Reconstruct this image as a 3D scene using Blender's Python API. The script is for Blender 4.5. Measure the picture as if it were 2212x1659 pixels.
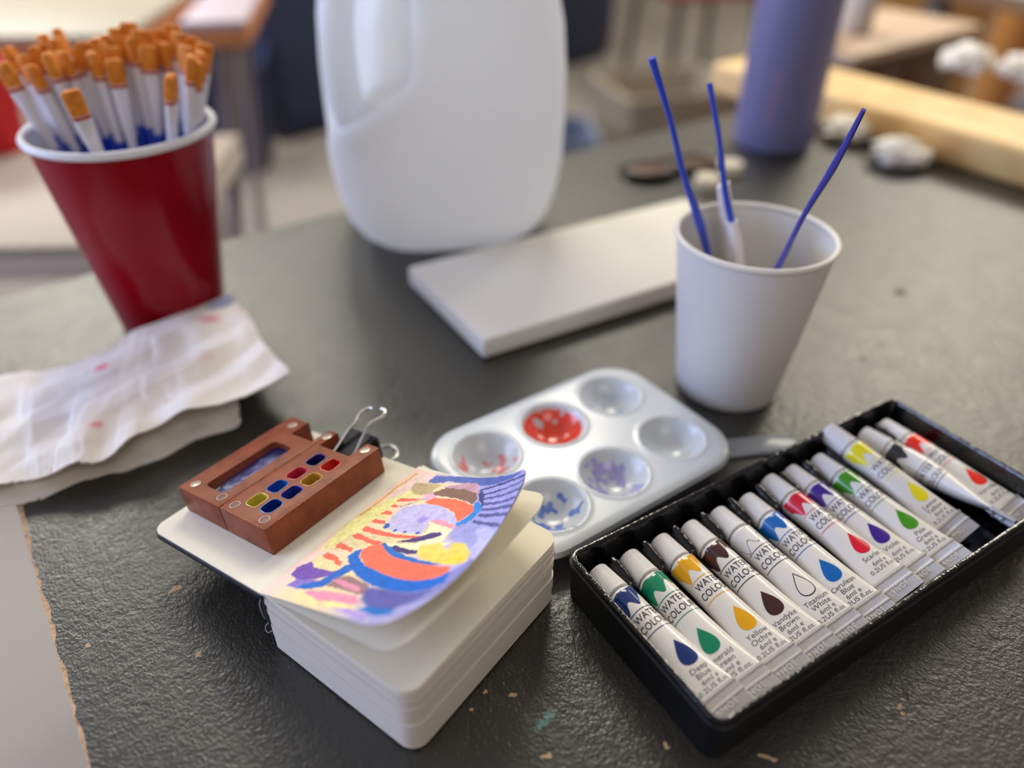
import bpy, bmesh, math, random
import numpy as np
from mathutils import Vector, Matrix
random.seed(7)
rng = np.random.default_rng(11)
for o in list(bpy.data.objects): bpy.data.objects.remove(o)
SC = bpy.context.scene
COL = SC.collection
# ------------------------------------------------------------------ camera, lights, exposure
FPX, PITCH, ROLL, CAMH = 1661.0, math.radians(36.0), math.radians(0.5), 0.25
fw = Vector((0, math.cos(PITCH), -math.sin(PITCH)))
up0 = Vector((0, math.sin(PITCH), math.cos(PITCH))); rt0 = Vector((1, 0, 0))
rt = math.cos(ROLL)*rt0 + math.sin(ROLL)*up0; up = -math.sin(ROLL)*rt0 + math.cos(ROLL)*up0
cam = bpy.data.cameras.new('camera'); camo = bpy.data.objects.new('camera', cam); COL.objects.link(camo)
mw = Matrix.Identity(4)
for i, v in enumerate((rt, up, -fw)):
    for k in range(3): mw[k][i] = v[k]
mw[2][3] = CAMH
camo.matrix_world = mw
cam.sensor_width = 36; cam.lens = FPX/2212*36; cam.clip_start = .01
cam.dof.use_dof = True; cam.dof.focus_distance = 0.292; cam.dof.aperture_fstop = 3.1
SC.camera = camo
SC.view_settings.view_transform = 'Standard'; SC.view_settings.look = 'None'
SC.view_settings.gamma = 1; SC.view_settings.use_curve_mapping = False
SC.view_settings.exposure = 0.3
W = bpy.data.worlds.new('world'); SC.world = W; W.use_nodes = True
W.node_tree.nodes['Background'].inputs[0].default_value = (.55, .6, .7, 1)
W.node_tree.nodes['Background'].inputs[1].default_value = 0.25
def area(name, loc, aim, sx, sy, power, col):
    l = bpy.data.lights.new(name, 'AREA'); l.shape = 'RECTANGLE'; l.size = sx; l.size_y = sy
    l.energy = power; l.color = col
    o = bpy.data.objects.new(name, l); COL.objects.link(o); o.location = loc
    o.rotation_euler = (Vector(aim)-Vector(loc)).to_track_quat('-Z', 'Y').to_euler()
    return o
area('ceiling_light_back', (2.1, 3.3, 1.98), (2.1, 3.3, 0), 1.2, 1.8, 84, (1, .94, .78))
area('ceiling_light_left', (-2.1, 3.2, 1.98), (-2.1, 3.2, 0), 1.2, 1.4, 84, (1, .96, .84))
area('ceiling_light_middle', (-.2, 2.6, 1.98), (-.2, 2.6, 0), 1.2, .8, 60, (1, .95, .80))
area('added_front_fill', (.9, -1.5, 1.98), (.9, -1.5, 0), 1.4, 1.0, 13, (1, .94, .86))  # fill lamp added behind the camera to lift front-facing sides
area('window_daylight', (-3.35, .1, .85), (0, .1, .3), 2.9, 1.3, 96, (.50, .62, 1))

def s2l(c):
    return tuple((x/255/12.92 if x/255 <= .04045 else ((x/255+.055)/1.055)**2.4) for x in c)
# ------------------------------------------------------------------ materials
MATS = {}
def M(name, col, rough=.5, metal=0., spec=.5, trans=0., coat=0., alpha=1., bump=None, mix=None, sub=0., attr=False, ior=1.45, emit=None):
    """bump=(scale,strength,distance_m)  mix=(scale,colour2,lo,hi)"""
    if name in MATS: return MATS[name]
    m = bpy.data.materials.new(name); m.use_nodes = True
    nt = m.node_tree; N = nt.nodes; L = nt.links; b = N['Principled BSDF']
    b.inputs['Base Color'].default_value = (*s2l(col), 1)
    b.inputs['Roughness'].default_value = rough; b.inputs['Metallic'].default_value = metal
    b.inputs['Specular IOR Level'].default_value = spec; b.inputs['IOR'].default_value = ior
    b.inputs['Transmission Weight'].default_value = trans; b.inputs['Coat Weight'].default_value = coat
    b.inputs['Coat Roughness'].default_value = .08
    b.inputs['Alpha'].default_value = alpha
    if sub:
        b.inputs['Subsurface Weight'].default_value = sub; b.inputs['Subsurface Scale'].default_value = .004
        b.inputs['Subsurface Radius'].default_value = (1, .9, .8)
    if emit:
        b.inputs['Emission Color'].default_value = (*s2l(emit[0]), 1); b.inputs['Emission Strength'].default_value = emit[1]
    tc = N.new('ShaderNodeTexCoord')
    if attr:
        a = N.new('ShaderNodeVertexColor'); a.layer_name = 'Col'; L.new(a.outputs[0], b.inputs['Base Color'])
    if mix:
        n = N.new('ShaderNodeTexNoise'); n.inputs['Scale'].default_value = mix[0]; n.inputs['Detail'].default_value = 4
        L.new(tc.outputs['Object'], n.inputs['Vector'])
        r = N.new('ShaderNodeMapRange'); r.inputs[1].default_value = mix[2]; r.inputs[2].default_value = mix[3]
        L.new(n.outputs[0], r.inputs[0])
        x = N.new('ShaderNodeMix'); x.data_type = 'RGBA'; x.inputs[6].default_value = (*s2l(col), 1); x.inputs[7].default_value = (*s2l(mix[1]), 1)
        L.new(r.outputs[0], x.inputs[0]); L.new(x.outputs[2], b.inputs['Base Color'])
        if attr:
            x.inputs[7].default_value = (*s2l(mix[1]), 1); L.new(a.outputs[0], x.inputs[6])
    if bump:
        n = N.new('ShaderNodeTexNoise'); n.inputs['Scale'].default_value = bump[0]; n.inputs['Detail'].default_value = 3
        L.new(tc.outputs['Object'], n.inputs['Vector'])
        u = N.new('ShaderNodeBump'); u.inputs['Strength'].default_value = bump[1]; u.inputs['Distance'].default_value = bump[2]
        L.new(n.outputs[0], u.inputs['Height']); L.new(u.outputs[0], b.inputs['Normal'])
    MATS[name] = m
    return m
def wave_bump(m, scale, strength, dist, axis='Z', noise=0.):
    nt = m.node_tree; N = nt.nodes; L = nt.links; b = N['Principled BSDF']
    tc = N.new('ShaderNodeTexCoord'); w = N.new('ShaderNodeTexWave'); w.bands_direction = axis
    w.inputs['Scale'].default_value = scale; w.inputs['Distortion'].default_value = noise; w.inputs['Detail Scale'].default_value = .3
    L.new(tc.outputs['Object'], w.inputs['Vector'])
    u = N.new('ShaderNodeBump'); u.inputs['Strength'].default_value = strength; u.inputs['Distance'].default_value = dist
    L.new(w.outputs[1], u.inputs['Height']); L.new(u.outputs[0], b.inputs['Normal'])
    return m
# ------------------------------------------------------------------ object helpers
def tag(o, label=None, cat=None, group=None, kind=None):
    if label: o['label'] = label
    if cat: o['category'] = cat
    if group: o['group'] = group
    if kind: o['kind'] = kind
    return o
def thing(name, label, cat, loc=(0, 0, 0), rz=0., group=None, mat=None):
    o = bpy.data.objects.new(name, None); COL.objects.link(o); o.empty_display_size = .01
    if mat is not None: o.matrix_world = mat
    else: o.location = loc; o.rotation_euler = (0, 0, rz)
    return tag(o, label, cat, group)
def obj(name, V, F, mat, parent=None, smooth=True, angle=40, cols=None, label=None, recalc=False):
    me = bpy.data.meshes.new(name); me.from_pydata([tuple(map(float, v)) for v in V], [], [tuple(map(int, f)) for f in F])
    me.update()
    if recalc:
        bm = bmesh.new(); bm.from_mesh(me); bmesh.ops.recalc_face_normals(bm, faces=bm.faces); bm.to_mesh(me); bm.free()
    if mat: me.materials.append(mat)
    if smooth:
        me.polygons.foreach_set('use_smooth', [True]*len(me.polygons))
        me.set_sharp_from_angle(angle=math.radians(angle))
    if cols is not None:
        at = me.color_attributes.new('Col', 'FLOAT_COLOR', 'POINT')
        a = np.ones((len(V), 4), np.float32); a[:, :3] = cols; at.data.foreach_set('color', a.ravel())
    o = bpy.data.objects.new(name, me); COL.objects.link(o)
    if parent: o.parent = parent
    if label: o['label'] = label
    return o
def join(parts):
    V = []; F = []
    for v, f in parts:
        n = len(V); V += [tuple(p) for p in v]; F += [tuple(i+n for i in q) for q in f]
    return V, F
def rbox(cx, cy, cz, sx, sy, sz, bev=0., seg=2):
    bm = bmesh.new(); bmesh.ops.create_cube(bm, size=1)
    for v in bm.verts: v.co = Vector((v.co.x*sx+cx, v.co.y*sy+cy, v.co.z*sz+cz))
    if bev: bmesh.ops.bevel(bm, geom=list(bm.edges), offset=bev, segments=seg, affect='EDGES', profile=.5)
    bm.verts.index_update()
    V = [tuple(v.co) for v in bm.verts]; F = [tuple(v.index for v in f.verts) for f in bm.faces]; bm.free()
    return V, F
def loft(rings, c0=True, c1=True, close=True):
    n = len(rings[0]); V = [tuple(p) for r in rings for p in r]; F = []
    for i in range(len(rings)-1):
        for j in range(n if close else n-1):
            k = (j+1) % n; F.append((i*n+j, i*n+k, (i+1)*n+k, (i+1)*n+j))
    if c0: F.append(tuple(range(n))[::-1])
    if c1: F.append(tuple(range((len(rings)-1)*n, len(rings)*n)))
    return V, F
def lathe(prof, n=48, c0=True, c1=True):
    return loft([[(r*math.cos(2*math.pi*j/n), r*math.sin(2*math.pi*j/n), z) for j in range(n)] for r, z in prof], c0, c1)
def tubepath(P, R, n=12, flat=1.):
    P = [Vector(p) for p in P]
    if not hasattr(R, '__len__'): R = [R]*len(P)
    rings = []; u = None
    for i, p in enumerate(P):
        t = (P[min(i+1, len(P)-1)]-P[max(i-1, 0)]).normalized()
        if u is None: u = t.orthogonal().normalized()
        u = (u-t*u.dot(t)).normalized(); w = t.cross(u)
        rings.append([p+u*(R[i]*math.cos(2*math.pi*j/n))+w*(R[i]*flat*math.sin(2*math.pi*j/n)) for j in range(n)])
    return loft(rings)
def smoothpath(P, k=6):
    P = [Vector(p) for p in P]; out = []
    for i in range(len(P)-1):
        a = P[max(i-1, 0)]; b = P[i]; c = P[i+1]; d = P[min(i+2, len(P)-1)]
        for j in range(k):
            t = j/k
            out.append(.5*((2*b)+(c-a)*t+(2*a-5*b+4*c-d)*t*t+(3*b-3*c+d-a)*t**3))
    out.append(P[-1]); return out
def rrect(hx, hy, r, n=8, cx=0., cy=0.):
    """closed loop, counter-clockwise, rounded rectangle"""
    P = []
    for k, (sx, sy) in enumerate(((1, 1), (-1, 1), (-1, -1), (1, -1))):
        for j in range(n+1):
            a = math.pi/2*(k+j/n); P.append((cx+sx*(hx-r)+r*math.cos(a), cy+sy*(hy-r)+r*math.sin(a)))
    return P
def boolean(o, cutters, op='DIFFERENCE'):
    for c in cutters:
        m = o.modifiers.new('b', 'BOOLEAN'); m.object = c; m.operation = op; m.solver = 'EXACT'
    bpy.context.view_layer.update()
    dg = bpy.context.evaluated_depsgraph_get()
    me = bpy.data.meshes.new_from_object(o.evaluated_get(dg)); o.modifiers.clear(); o.data = me
    for c in cutters: bpy.data.objects.remove(c)
def vnoise(x, y, seed=0, s=1.):
    """cheap smooth value noise"""
    x = np.asarray(x)*s; y = np.asarray(y)*s
    xi = np.floor(x).astype(int); yi = np.floor(y).astype(int); fx = x-xi; fy = y-yi
    fx = fx*fx*(3-2*fx); fy = fy*fy*(3-2*fy)
    def h(a, b):
        v = np.sin(a*127.1+b*311.7+seed*74.7)*43758.5453; return v-np.floor(v)
    return (h(xi, yi)*(1-fx)+h(xi+1, yi)*fx)*(1-fy)+(h(xi, yi+1)*(1-fx)+h(xi+1, yi+1)*fx)*fy
def grid(nx, ny, fn):
    V = [fn(i/nx, j/ny) for j in range(ny+1) for i in range(nx+1)]
    F = [(j*(nx+1)+i, j*(nx+1)+i+1, (j+1)*(nx+1)+i+1, (j+1)*(nx+1)+i) for j in range(ny) for i in range(nx)]
    return V, F
def sheet(V, F, t):
    """give an open sheet a real thickness t (downwards along vertex normals)"""
    bm = bmesh.new(); vs = [bm.verts.new(v) for v in V]
    for f in F: bm.faces.new([vs[i] for i in f])
    bm.normal_update(); n = len(V)
    N = [v.normal.copy() for v in bm.verts]
    E = [(e.verts[0].index, e.verts[1].index) for e in bm.edges]
    bm.verts.index_update()
    bd = []
    for e in bm.edges:
        if len(e.link_faces) == 1:
            l = e.link_loops[0]; bd.append((l.vert.index, l.link_loop_next.vert.index))
    bm.free()
    V2 = [tuple(v) for v in V]+[tuple(Vector(v)-N[i]*t) for i, v in enumerate(V)]
    F2 = list(F)+[tuple(i+n for i in f[::-1]) for f in F]+[(b, a, a+n, b+n) for a, b in bd]
    return V2, F2
_TX = {}
def text(body, size, spacing=1.0, bold=0.):
    k = (body, size, spacing, bold)
    if k in _TX: return _TX[k]
    cu = bpy.data.curves.new('t', 'FONT'); cu.body = body; cu.size = size; cu.align_x = 'CENTER'; cu.space_character = spacing; cu.offset = bold; cu.resolution_u = 3
    o = bpy.data.objects.new('t', cu); COL.objects.link(o)
    bpy.context.view_layer.update()
    me = bpy.data.meshes.new_from_object(o.evaluated_get(bpy.context.evaluated_depsgraph_get()))
    bm = bmesh.new(); bm.from_mesh(me); bmesh.ops.triangulate(bm, faces=bm.faces)
    for _ in range(3):
        e = [x for x in bm.edges if x.calc_length() > size*.28]
        if not e: break
        bmesh.ops.subdivide_edges(bm, edges=e, cuts=1); bmesh.ops.triangulate(bm, faces=bm.faces)
    bm.verts.index_update()
    r = ([(v.co.x, v.co.y) for v in bm.verts], [tuple(v.index for v in f.verts) for f in bm.faces])
    bm.free(); bpy.data.objects.remove(o); bpy.data.curves.remove(cu); bpy.data.meshes.remove(me)
    _TX[k] = r
    return r
mm = .001
TX = Vector((.811, .585, 0)); TY = Vector((-.585, .811, 0))       # directions of the table's edges
TYAW = math.atan2(.585, .811)
def tp(x, y, z=0.): return TX*x+TY*y+Vector((0, 0, z))
# measured positions
BR=[(-0.2616,0.4201,0.1563,8.0,-0.0084,0.0007),(-0.254,0.4169,0.1531,70.0,-0.0097,-0.0008),(-0.2356,0.4095,0.1558,5.0,-0.0055,-0.0019),(-0.2492,0.4332,0.1595,80.0,-0.0105,0.0065),(-0.2484,0.4488,0.1591,60.0,-0.0066,0.0068),(-0.2395,0.4278,0.1589,10.0,-0.0086,0.0062),(-0.234,0.4197,0.1544,75.0,-0.005,0.0024),(-0.2074,0.369,0.1485,30.0,0.0016,-0.0063),(-0.2567,0.403,0.1523,70.0,-0.0121,-0.0008),(-0.2209,0.4329,0.158,60.0,-0.0022,0.0077),(-0.2169,0.4408,0.1582,20.0,-0.0002,0.0082),(-0.2117,0.4291,0.1548,5.0,-0.0004,0.006),(-0.2065,0.4163,0.1514,80.0,-0.0007,-0.0008),(-0.2077,0.446,0.1632,50.0,0.0031,0.0118),(-0.2094,0.4374,0.1581,30.0,-0.0003,0.0076),(-0.1995,0.4316,0.1585,70.0,0.003,0.0062),(-0.1969,0.4418,0.1596,10.0,0.0062,0.0101),(-0.1947,0.4493,0.159,40.0,0.0066,0.0136),(-0.1861,0.4507,0.1614,70.0,0.0073,0.0145),(-0.1861,0.4358,0.1554,8.0,0.0084,0.0065),(-0.1929,0.4288,0.1555,60.0,0.0038,0.0056),(-0.1693,0.3943,0.1495,20.0,0.0063,-0.005),(-0.1726,0.4401,0.1574,60.0,0.0135,0.0065),(-0.1634,0.4322,0.1559,75.0,0.0069,0.0015),(-0.1774,0.4361,0.1604,40.0,0.0124,0.0093),(-0.1976,0.4351,0.1618,80.0,0.0052,0.006),(-0.2169,0.4318,0.156,80.0,-0.0023,0.0068),(-0.193,0.4381,0.1558,10.0,0.005,0.009),(-0.1692,0.4213,0.1569,50.0,0.0106,0.0028),(-0.1621,0.4068,0.1557,20.0,0.012,-0.0021),(-0.2266,0.4311,0.1565,15.0,-0.0059,0.0034),(-0.2469,0.4101,0.1498,50.0,-0.0072,0.0013),(-0.2304,0.4297,0.1541,40.0,-0.0054,0.0041),(-0.2176,0.4186,0.1544,80.0,-0.0011,0.0018),(-0.1609,0.4092,0.1525,70.0,0.0083,0.0012),(-0.2503,0.4254,0.1557,20.0,-0.0112,0.0043),(-0.212,0.4403,0.1616,60.0,-0.0011,0.0114),(-0.1611,0.4186,0.1548,30.0,0.0103,-0.0008)]
CHIPXY=[(0.0082,0.2426,2.6,1.1,0.2),(0.0069,0.2071,1.6,1.0,0.6),(-0.0259,0.2347,1.2,0.8,0),(0.0918,0.1259,1.7,1.2,0),(0.078,0.1297,0.9,0.9,0),(0.0857,0.133,0.7,0.8,0),(0.1577,0.1699,2.2,5.0,-0.5),(0.162,0.1636,1.2,3.5,-0.7),(0.0883,0.1012,1.4,1.0,0),(0.148,0.0589,3.5,0.9,-0.9),(0.1238,0.0809,1.2,0.9,0),(0.2014,0.0436,1.4,1,0.4),(0.1988,0.0411,0.8,0.8,0)]
PITXY=[(0.0136,0.1876,1.1,0.9,0),(0.0173,0.1681,1.0,0.9,0),(0.0224,0.1557,1.0,1.0,0),(0.0255,0.1438,1.3,1.0,0),(0.0353,0.1853,0.8,0.8,0),(0.0122,0.2023,0.5,0.5,0),(0.212,0.0541,2.4,0.5,0.2),(0.2072,0.0449,0.5,4,-0.3),(0.261,0.0483,0.7,0.7,0),(0.4736,0.2152,4.5,3.5,0),(0.3836,0.1821,2.0,1.5,0),(-0.0231,0.2214,0.6,0.6,0),(-0.0001,0.2434,0.5,0.5,0)]
TEALXY=[(0.0948,0.1116,4.5,1.2,0.1),(0.098,0.1124,2.5,1.5,0.2),(0.1568,0.3871,1,1,0)]
WBP=[([0.125, 0.3601, 0.012], [0.0585, 0.3476, 0.1701]), ([0.1303, 0.3392, 0.014], [0.0882, 0.3618, 0.1562]), ([0.117, 0.3508, 0.012], [0.1298, 0.2916, 0.1655])]
SL0=[0.1308, 0.3667, 0.014]
SL1=[0.1056, 0.3736, 0.1043]
TOWEL_A=([[-0.3194,0.303,0.006],[-0.2962,0.3203,0.008],[-0.2719,0.331,0.011],[-0.2485,0.3349,0.013],[-0.2279,0.3455,0.015],[-0.2162,0.3667,0.016],[-0.2059,0.3747,0.017],[-0.1875,0.3915,0.018],[-0.1694,0.4071,0.02]],[[-0.2707,0.2303,0.006],[-0.2485,0.2411,0.008],[-0.2286,0.2507,0.01],[-0.2136,0.2546,0.011],[-0.201,0.2599,0.0125],[-0.1854,0.2667,0.014],[-0.1675,0.2884,0.017],[-0.1422,0.2996,0.02],[-0.1153,0.3219,0.02]])
TOWEL_B=([[-0.3076,0.284,0.004],[-0.2769,0.2938,0.005],[-0.258,0.302,0.006],[-0.2423,0.3079,0.006],[-0.2295,0.3159,0.006],[-0.2116,0.3228,0.007],[-0.1936,0.3356,0.007],[-0.1735,0.3432,0.008],[-0.1527,0.3421,0.009]],[[-0.269,0.2244,0.001],[-0.244,0.2354,0.001],[-0.2287,0.2446,0.001],[-0.2144,0.2507,0.001],[-0.1978,0.2643,0.001],[-0.1716,0.278,0.001],[-0.1578,0.2934,0.001],[-0.1414,0.2997,0.002],[-0.1391,0.3056,0.006]])
CHIPS, PITS, TEAL = ([(x, y, a*mm, b*mm, g) for x, y, a, b, g in q] for q in (CHIPXY, PITXY, TEALXY))
BRL = ['brush with wide orange bristles leaning furthest left over the cup rim'] + [None]*43
_sp = {0: 'brush with wide orange bristles leaning left at the cup edge', 2: 'brush with large squared orange bristles facing front, left of centre', 4: 'tallest orange-tipped brush in the left cluster',
 7: 'short orange-tipped brush leaning left across the cup front', 8: 'orange-tipped brush cut by the left frame edge', 9: 'brush with reddish bristles at the left of the middle cluster', 12: 'orange-tipped brush tilted left below the middle cluster',
 13: 'tallest orange-tipped brush in the whole red cup', 18: 'tall orange-tipped brush at the right of the middle cluster', 19: 'brush with squared orange bristles right of centre', 21: 'short low orange-tipped brush right of centre in the cup', 22: 'orange-tipped brush second from the right in the red cup', 23: 'orange-tipped brush furthest right in the red cup', 1: 'narrow orange-tipped brush between the two wide left ones', 3: 'narrow orange-tipped brush standing left behind the squared one'}
for _k in range(40): BRL[_k] = _sp.get(_k, 'orange-tipped brush in the thick of the crowd in the red cup')
def _ln(a, b, t, w=0.): return [a[i]+(b[i]-a[i])*t+(w if i == 0 else 0) for i in range(3)]
_w = [0, 0, 0, .0006, -.0006, .0005, 0]
def _bp(p): return [_ln(p[0], p[1], k/6, _w[k]) for k in range(7)]
WB = [('long blue brush handle leaning left out of the paper cup', _bp(WBP[0]), [.9, 1.3, 1.5, 2.4, 1.5, 1.3, 1.8], 0),
 ('blue brush handle standing in the middle of the paper cup', _bp(WBP[1]), [.9, 1.3, 1.5, 1.9, 1.6, 1.2, 1.4], 0),
 ('violet blue brush handle leaning right out of the paper cup', _bp(WBP[2]), [.9, 1.4, 1.5, 1.5, 1.2, 1.6, .9], 1)]
# ------------------------------------------------------------------ the room
def struct(name, V, F, mat, **k): return tag(obj(name, V, F, mat, smooth=False, **k), kind='structure')
FZ = -.75
struct('floor', *rbox(0, 2, FZ-.05, 7.2, 9.4, .1), M('floor_vinyl', (128, 122, 116), .5, mix=(2.2, (104, 98, 98), .35, .7)))
struct('ceiling', *rbox(0, 2, 2.1, 7.2, 9.4, .1), M('ceiling_white', (215, 212, 204), .9))
wm = M('wall_paint', (196, 186, 170), .8)
struct('wall_back', *rbox(0, 6.65, .65, 7.2, .1, 2.8), wm)
struct('wall_right', *rbox(3.55, 2, .65, .1, 9.2, 2.8), wm)
struct('wall_front', *rbox(0, -2.65, .65, 7.2, .1, 2.8), wm)
struct('wall_left', *join([rbox(-3.55, 2, -.3, .1, 9.2, .9), rbox(-3.55, 2, 1.8, .1, 9.2, .5), rbox(-3.55, -1.7, .85, .1, 1.8, 1.4), rbox(-3.55, 4.4, .85, .1, 4.4, 1.4)]), wm)
wf = struct('window_1', *join([rbox(-3.55, .7, .17, .12, 3, .05), rbox(-3.55, .7, 1.53, .12, 3, .05), rbox(-3.55, -.78, .85, .12, .05, 1.36), rbox(-3.55, 2.18, .85, .12, .05, 1.36), rbox(-3.55, .7, .85, .08, .05, 1.36)]), M('window_frame', (225, 225, 222), .5))
obj('pane', *rbox(-3.55, .7, .85, .01, 2.95, 1.36), M('window_glass', (235, 240, 245), .05, trans=1., ior=1.1), wf, smooth=False)
for i, (x, y, sx, sy, lb) in enumerate(((2.1, 3.3, 1.2, 1.8, 'white framed ceiling light panel on the right at the back'), (-2.1, 3.2, 1.2, 1.4, 'white framed ceiling light panel on the left at the back'), (-.2, 2.6, 1.2, .8, 'small ceiling light panel between the two at the back'), (.9, -1.5, 1.4, 1.0, 'added fill light panel behind the camera'))):  # the last frame goes with the added front fill lamp
    t = thing('ceiling_light', lb, 'light', (x, y, 2.05))
    obj('frame', *join([rbox(s*(sx/2+.03), 0, -.03, .05, sy+.1, .06) for s in (-1, 1)]+[rbox(0, s*(sy/2+.03), -.03, sx+.01, .05, .06) for s in (-1, 1)]), M('window_frame', (225, 225, 222), .5), t, smooth=False)

# ------------------------------------------------------------------ grey painted table
def table_paint():
    m = bpy.data.materials.new('grey_table_paint'); m.use_nodes = True
    nt = m.node_tree; N = nt.nodes; L = nt.links; b = N['Principled BSDF']
    tc = N.new('ShaderNodeTexCoord')
    def noise(sc, det=3, vec=None, dim=None):
        n = N.new('ShaderNodeTexNoise'); n.inputs['Scale'].default_value = sc; n.inputs['Detail'].default_value = det
        L.new(vec or tc.outputs['Object'], n.inputs['Vector']); return n
    def math_(op, a, b_=None, c=None):
        x = N.new('ShaderNodeMath'); x.operation = op
        for i, v in enumerate((a, b_, c)):
            if v is None: continue
            if isinstance(v, (int, float)): x.inputs[i].default_value = v
            else: L.new(v, x.inputs[i])
        return x.outputs[0]
    def mixc(f, c1, c2):
        x = N.new('ShaderNodeMix'); x.data_type = 'RGBA'; L.new(f, x.inputs[0])
        for k, c in ((6, c1), (7, c2)):
            if isinstance(c, tuple): x.inputs[k].default_value = (*s2l(c), 1)
            else: L.new(c, x.inputs[k])
        return x.outputs[2]
    n1 = noise(9, 5); r1 = N.new('ShaderNodeMapRange'); r1.inputs[1].default_value = .35; r1.inputs[2].default_value = .7; L.new(n1.outputs[0], r1.inputs[0])
    col = mixc(r1.outputs[0], (40, 39, 34), (53, 50, 43))
    # warped coordinates for ragged chips
    nw = noise(260, 3); vm = N.new('ShaderNodeVectorMath'); vm.operation = 'SUBTRACT'; L.new(nw.outputs[1], vm.inputs[0]); vm.inputs[1].default_value = (.5, .5, .5)
    vs = N.new('ShaderNodeVectorMath'); vs.operation = 'SCALE'; L.new(vm.outputs[0], vs.inputs[0]); vs.inputs['Scale'].default_value = .006
    va = N.new('ShaderNodeVectorMath'); va.operation = 'ADD'; L.new(tc.outputs['Object'], va.inputs[0]); L.new(vs.outputs[0], va.inputs[1])
    def blob(x, y, rx, ry, ang):
        s = N.new('ShaderNodeVectorMath'); s.operation = 'SUBTRACT'; L.new(va.outputs[0], s.inputs[0]); s.inputs[1].default_value = (x, y, 0)
        mp = N.new('ShaderNodeMapping'); mp.vector_type = 'TEXTURE'; mp.inputs['Rotation'].default_value = (0, 0, ang); mp.inputs['Scale'].default_value = (rx, ry, 1)
        L.new(s.outputs[0], mp.inputs[0]); ln = N.new('ShaderNodeVectorMath'); ln.operation = 'LENGTH'; L.new(mp.outputs[0], ln.inputs[0])
        return ln.outputs['Value']
    chip = None
    for c in CHIPS:
        v = blob(*c); chip = v if chip is None else math_('MINIMUM', chip, v)
    cf = math_('LESS_THAN', chip, 1.); rimf = math_('LESS_THAN', chip, 1.35)
    dark = None
    for c in PITS:
        v = blob(*c); dark = v if dark is None else math_('MINIMUM', dark, v)
    df = math_('LESS_THAN', dark, 1.)
    ov = noise(500, 2); wood = mixc(ov.outputs[0], (176, 142, 104), (205, 170, 126))
    col = mixc(df, col, (52, 38, 30)); col = mixc(cf, col, wood)
    tl = None
    for c in TEAL:
        v = blob(*c); tl = v if tl is None else math_('MINIMUM', tl, v)
    ts = N.new('ShaderNodeMapRange'); ts.inputs[1].default_value = 1.3; ts.inputs[2].default_value = .4; ts.inputs[3].default_value = 0; ts.inputs[4].default_value = .75; L.new(tl, ts.inputs[0])
    col = mixc(ts.outputs[0], col, (86, 140, 136))
    L.new(col, b.inputs['Base Color'])
    rn = noise(60, 3); rr = N.new('ShaderNodeMapRange'); rr.inputs[3].default_value = .27; rr.inputs[4].default_value = .42; L.new(rn.outputs[0], rr.inputs[0])
    rmix = math_('ADD', rr.outputs[0], math_('MULTIPLY', math_('MAXIMUM', cf, df), .4)); L.new(rmix, b.inputs['Roughness'])
    b.inputs['Specular IOR Level'].default_value = .78
    # leathery roller texture
    mp = N.new('ShaderNodeMapping'); mp.inputs['Rotation'].default_value = (0, 0, .5); mp.inputs['Scale'].default_value = (1, .8, 1); L.new(tc.outputs['Object'], mp.inputs[0])
    h1 = noise(820, 2.5, mp.outputs[0]); h1.inputs['Distortion'].default_value = .6; h2 = noise(230, 2)
    h = math_('ADD', math_('MULTIPLY', h1.outputs[0], .8), math_('MULTIPLY', h2.outputs[0], .9)); h = math_('SUBTRACT', h, math_('MULTIPLY', math_('MAXIMUM', cf, df), .8))
    u = N.new('ShaderNodeBump'); u.inputs['Strength'].default_value = 1.0; u.inputs['Distance'].default_value = .00038; L.new(h, u.inputs['Height']); L.new(u.outputs[0], b.inputs['Normal'])
    return m
t = thing('work_table', 'large grey painted table with chipped edges under the art supplies', 'table', (0, 0, 0), TYAW)
X0, X1, Y0, Y1 = -.0363, .90, -.60, .548
nE = 340
def ej(i, amp, sd): return amp*(vnoise(i*.9, 0, sd)-.5)+amp*.6*(vnoise(i*.23, 0, sd+3)-.5)
inner = []; outer = []
for i in range(nE+1):
    y = Y0+(Y1-Y0)*i/nE
    outer.append((X0+float(ej(i, .0006, 1)), y)); inner.append((X0+.0013+float(ej(i, .0016, 5))+max(0, .0022*(float(vnoise(i*.08, 1, 9))-.62)), y))
V = [(x, y, 0) for x, y in inner]; n0 = len(V); V += [(X1, Y1, 0), (X1, Y0, 0)]
obj('table_top', V+[(x, y, -.02) for x, y, z in V], [tuple(range(n0+2))[::-1], tuple(range(n0+2, 2*n0+4))]+[(i, i+1, i+1+n0+2, i+n0+2) for i in range(n0-1, n0+1)]+[(n0+1, 0, n0+2, 2*n0+3)], table_paint(), t, smooth=False)
V = []; F = []
for i in range(nE+1):
    V += [(inner[i][0], inner[i][1], 0), (outer[i][0], outer[i][1], -.0004), (outer[i][0]+.0002, outer[i][1], -.02)]
for i in range(nE): a = 3*i; F += [(a, a+3, a+4, a+1), (a+1, a+4, a+5, a+2)]
obj('chipped_edge', V, F, M('raw_board', (196, 162, 124), .85, bump=(900, .8, .0006), mix=(400, (160, 124, 92), .4, .7)), t, smooth=False, label='bare tan wood edge where the paint has chipped off')
lm = M('table_leg_steel', (90, 88, 86), .45, metal=.6)
for x, y in ((X0+.06, Y0+.05), (X1-.06, Y0+.05), (X0+.06, Y1-.06), (X1-.06, Y1-.06)):
    obj('leg', *rbox(x, y, -.385, .04, .04, .73, .004), lm, t)
obj('apron', *join([rbox((X0+X1)/2, Y1-.05, -.055, X1-X0-.16, .02, .07), rbox((X0+X1)/2, Y0+.05, -.055, X1-X0-.16, .02, .07)]), lm, t)

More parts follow.
